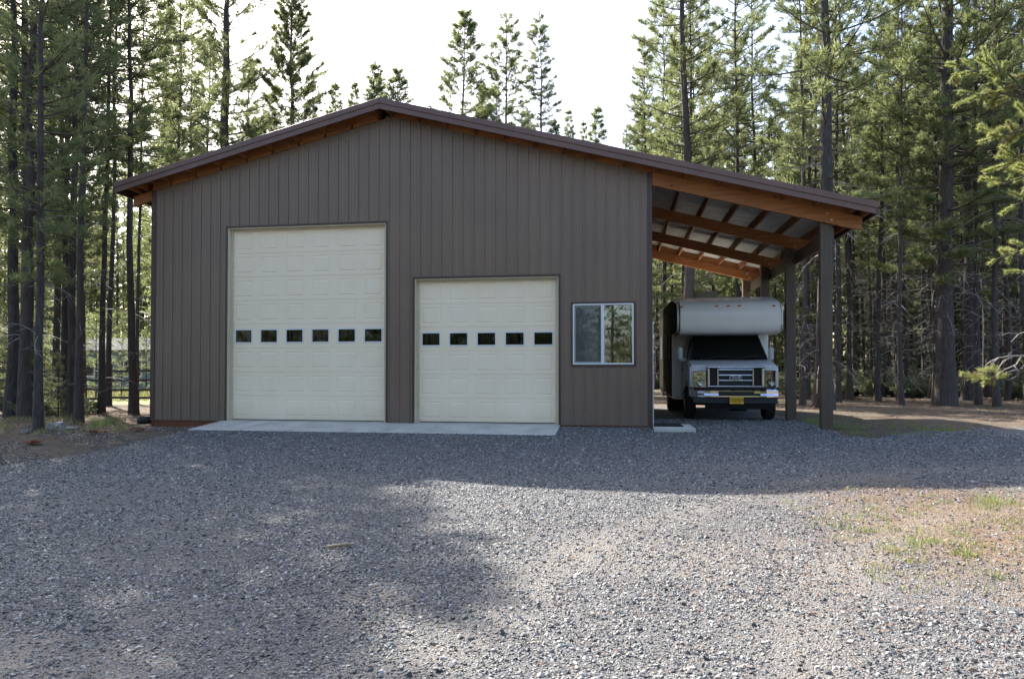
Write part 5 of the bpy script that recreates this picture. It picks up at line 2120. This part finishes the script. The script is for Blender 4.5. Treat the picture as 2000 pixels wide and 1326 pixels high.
# low green tip with bare silver twigs
lowt = [((1935, 722, 6.5), (1965, 728, 6.4)), ((1912, 722, 6.5), (1935, 726, 6.4)), ((1902, 742, 6.5), (1928, 733, 6.4)), ((1915, 733, 6.5), (1940, 735, 6.4)), ((1920, 750, 6.4), (1940, 738, 6.4)), ((1950, 735, 6.5), (1975, 730, 6.4)), ((1890, 738, 6.55), (1915, 730, 6.5)), ((1938, 748, 6.4), (1945, 728, 6.4)), ((1952, 732, 6.4), (1958, 722, 6.4))]
for (tu, tv_, td), (bu, bv_, bd) in lowt:
    tip, base_ = world_pt(tu, tv_, td), world_pt(bu, bv_, bd)
    tw.tube([base_, tip], [0.004, 0.002], 4)
    shoots.append([base_.lerp(tip, 0.2), base_.lerp(tip, 0.6), tip])
    e = tip + Vector((rgn.gauss(0, 0.03), rgn.gauss(0, 0.03), rgn.gauss(0.02, 0.02)))
    shoots.append([base_.lerp(tip, 0.5), base_.lerp(e, 0.8), e])
tw.build('green_twigs', M['limb'], near)['kind'] = 'stuff'
V_, F_ = near_bough([[tuple(p) for p in s] for s in shoots], 8)
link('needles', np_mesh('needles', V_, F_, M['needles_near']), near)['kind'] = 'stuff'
V_, F_ = near_bough([[tuple(p) for p in s_] for s_ in shoots[3::9]], 18, 0.6)
link('brown_needles', np_mesh('brown_needles', V_, F_, M['red_litter']), near)['kind'] = 'stuff'
dt = MB()
D = 6.4
for pl_, r_ in (([(2030, 690), (2000, 695), (1975, 695), (1950, 699), (1935, 706), (1925, 713)], 0.010),
                ([(1996, 695), (1985, 712), (1962, 722), (1940, 738)], 0.006), ([(1978, 697), (1960, 705), (1950, 720), (1943, 732)], 0.006),
                ([(1981, 714), (1990, 726), (1988, 733)], 0.006), ([(1984, 722), (1975, 725), (1962, 729)], 0.004),
                ([(1950, 699), (1940, 708), (1935, 716)], 0.005), ([(2010, 694), (2003, 712), (1990, 722)], 0.006),
                ([(1925, 713), (1930, 722), (1940, 726)], 0.004), ([(1970, 697), (1966, 702), (1958, 712)], 0.004),
                ([(2060, 640), (2020, 643), (1990, 652), (1975, 668)], 0.007), ([(1990, 652), (1970, 650), (1955, 655)], 0.004),
                ([(1985, 735), (1970, 742), (1962, 738)], 0.003)):
    pts = [world_pt(u, v, D + 0.02 * rgn.uniform(-1, 1)) for u, v in pl_]
    dt.tube(pts, [r_ * (1 - 0.6 * i / (len(pts) - 1)) for i in range(len(pts))], 6)
b0 = world_pt(2030, 690, D)
dt.tube([(14.33, -10.38, b0.z + 0.1), ((14.33 + b0.x) / 2, (-10.38 + b0.y) / 2, b0.z + 0.12), b0], [0.03, 0.018, 0.010], 6)
b0 = world_pt(2060, 640, D)
dt.tube([(14.33, -10.38, b0.z + 0.1), ((14.33 + b0.x) / 2, (-10.38 + b0.y) / 2, b0.z + 0.12), b0], [0.03, 0.018, 0.007], 6)
dt.build('dead_twigs', M['dead'], near, smooth=True)['kind'] = 'stuff'

# ------------------------------------------------------------------ gravel stones
def stones():
    rg = np.random.default_rng(77)
    N = 1700000
    x = rg.uniform(-7, 16, N)
    y = rg.uniform(-15.6, 3.4, N)
    d = np.hypot(x - CAM.x, y - CAM.y)
    # keep only what the lens and a step to the side can see
    fx_, fy_ = x - CAM.x, y - CAM.y
    f = fx_ * fwd.x + fy_ * fwd.y
    r = fx_ * rightv.x + fy_ * rightv.y
    ok = (f > 1.8) & (np.abs(r) < f * 0.80 + 1.5)
    dens0 = N / (23 * 19.0)
    want = 3300 * np.clip((6.0 / np.maximum(d, 1)) ** 1.7, 0, 1)
    ok &= rg.random(N) < want / dens0
    tp = np.interp(x, dx, top)
    verge = (x < 1.2) & (x > -4.5) & (y > -7.5) & (y < -0.6) & (rg.random(N) < 0.22 + 0.25 * np.sin(x * 2.1 + y * 3.0))
    ok &= (y < tp + rg.normal(0, 0.12, N)) | verge
    # concrete, wall and sparse patches stay clean
    ok &= ~((x > -0.14) & (x < 7.39) & (y > -1.385))
    ok &= ~((x > XL - 0.05) & (x < XR + 0.04) & (y > -0.03))
    ok &= ~((x > 9.2) & (x < 10.02) & (np.abs(y) < 0.64))
    nz = np.sin(x * 1.7 + 0.6 * np.sin(y * 2.1)) * np.cos(y * 1.9 + 0.8 * np.sin(x * 1.3))
    pt = np.hypot((x - 12.7) / 2.3, (y + 8.4) / 2.8) + 0.45 * nz
    ok &= ~((pt < 0.9) & (rg.random(N) < 0.62))
    ps = np.hypot((x - 5.4) / 1.1, (y + 12.6) / 0.8) + 0.25 * nz
    ok &= ~((ps < 0.9) & (rg.random(N) < 0.55))
    ok &= ~((nz > 0.2) & (rg.random(N) < 0.40))
    rd = np.hypot(x - 17.5, y + 13.5)
    trk = np.minimum(np.abs(rd - 8.3), np.abs(rd - 10.1)) + 0.08 * nz
    ok &= ~((trk < 0.24) & (rg.random(N) < 0.4))
    x, y, d = x[ok], y[ok], d[ok]
    n = len(x)
    s = rg.lognormal(math.log(0.0062), 0.42, n) * (1 + np.clip(d - 6, 0, 12) * 0.055)
    s = np.clip(s, 0.003, 0.019)
    z = gz_(x, y) + s * 0.15
    me = bpy.data.meshes.new('gravel_stones')
    me.vertices.add(n)
    me.vertices.foreach_set('co', np.stack([x, y, z], 1).astype(np.float32).ravel())
    a = me.attributes.new('siz', 'FLOAT', 'POINT')
    a.data.foreach_set('value', s.astype(np.float32))
    a = me.attributes.new('rot', 'FLOAT_VECTOR', 'POINT')
    a.data.foreach_set('vector', np.stack([rg.uniform(-0.5, 0.5, n), rg.uniform(-0.5, 0.5, n), rg.uniform(0, 6.28, n)], 1).astype(np.float32).ravel())
    a = me.attributes.new('pick', 'INT', 'POINT')
    a.data.foreach_set('value', rg.integers(0, 5, n).astype(np.int32))
    me.materials.append(M['stone'])
    ob = link('gravel_stones', me)
    tag(ob, kind='stuff')
    ng = bpy.data.node_groups.new('scatter_stones', 'GeometryNodeTree')
    ng.interface.new_socket('Geometry', in_out='INPUT', socket_type='NodeSocketGeometry')
    ng.interface.new_socket('Geometry', in_out='OUTPUT', socket_type='NodeSocketGeometry')
    gi = ng.nodes.new('NodeGroupInput')
    gout = ng.nodes.new('NodeGroupOutput')
    inst = ng.nodes.new('GeometryNodeInstanceOnPoints')
    inst.inputs['Pick Instance'].default_value = True
    gti = ng.nodes.new('GeometryNodeGeometryToInstance')
    for k in range(5):
        ico = ng.nodes.new('GeometryNodeMeshIcoSphere')
        ico.inputs['Radius'].default_value = 1.0
        ico.inputs['Subdivisions'].default_value = 1
        sp_ = ng.nodes.new('GeometryNodeSetPosition')
        rv_ = ng.nodes.new('FunctionNodeRandomValue')
        rv_.data_type = 'FLOAT_VECTOR'
        rv_.inputs[0].default_value = (-0.34, -0.34, -0.34)
        rv_.inputs[1].default_value = (0.34, 0.34, 0.34)
        rv_.inputs['Seed'].default_value = k * 13 + 3
        ng.links.new(rv_.outputs[0], sp_.inputs['Offset'])
        ng.links.new(ico.outputs['Mesh'], sp_.inputs['Geometry'])
        tf_ = ng.nodes.new('GeometryNodeTransform')
        tf_.inputs['Scale'].default_value = ((1.25, 0.85, 0.6), (1.0, 0.9, 0.75), (1.4, 0.75, 0.55), (0.9, 1.1, 0.5), (1.1, 0.8, 0.85))[k]
        ng.links.new(sp_.outputs[0], tf_.inputs['Geometry'])
        sm_ = ng.nodes.new('GeometryNodeSetMaterial')
        sm_.inputs['Material'].default_value = M['stone']
        ng.links.new(tf_.outputs[0], sm_.inputs['Geometry'])
        ng.links.new(sm_.outputs[0], gti.inputs[0])
    ng.links.new(gti.outputs[0], inst.inputs['Instance'])
    ng.links.new(gi.outputs[0], inst.inputs['Points'])
    for nm_, dt_, key_ in (('siz', 'FLOAT', 'Scale'), ('rot', 'FLOAT_VECTOR', 'Rotation'), ('pick', 'INT', 'Instance Index')):
        na_ = ng.nodes.new('GeometryNodeInputNamedAttribute')
        na_.data_type = dt_
        na_.inputs[0].default_value = nm_
        if key_ == 'Rotation':
            er = ng.nodes.new('FunctionNodeEulerToRotation')
            ng.links.new(na_.outputs[0], er.inputs[0])
            ng.links.new(er.outputs[0], inst.inputs['Rotation'])
        else:
            ng.links.new(na_.outputs[0], inst.inputs[key_])
    ng.links.new(inst.outputs[0], gout.inputs[0])
    md = ob.modifiers.new('scatter', 'NODES')
    md.node_group = ng
    return n


print('stones', stones(), 'trees', ntree)
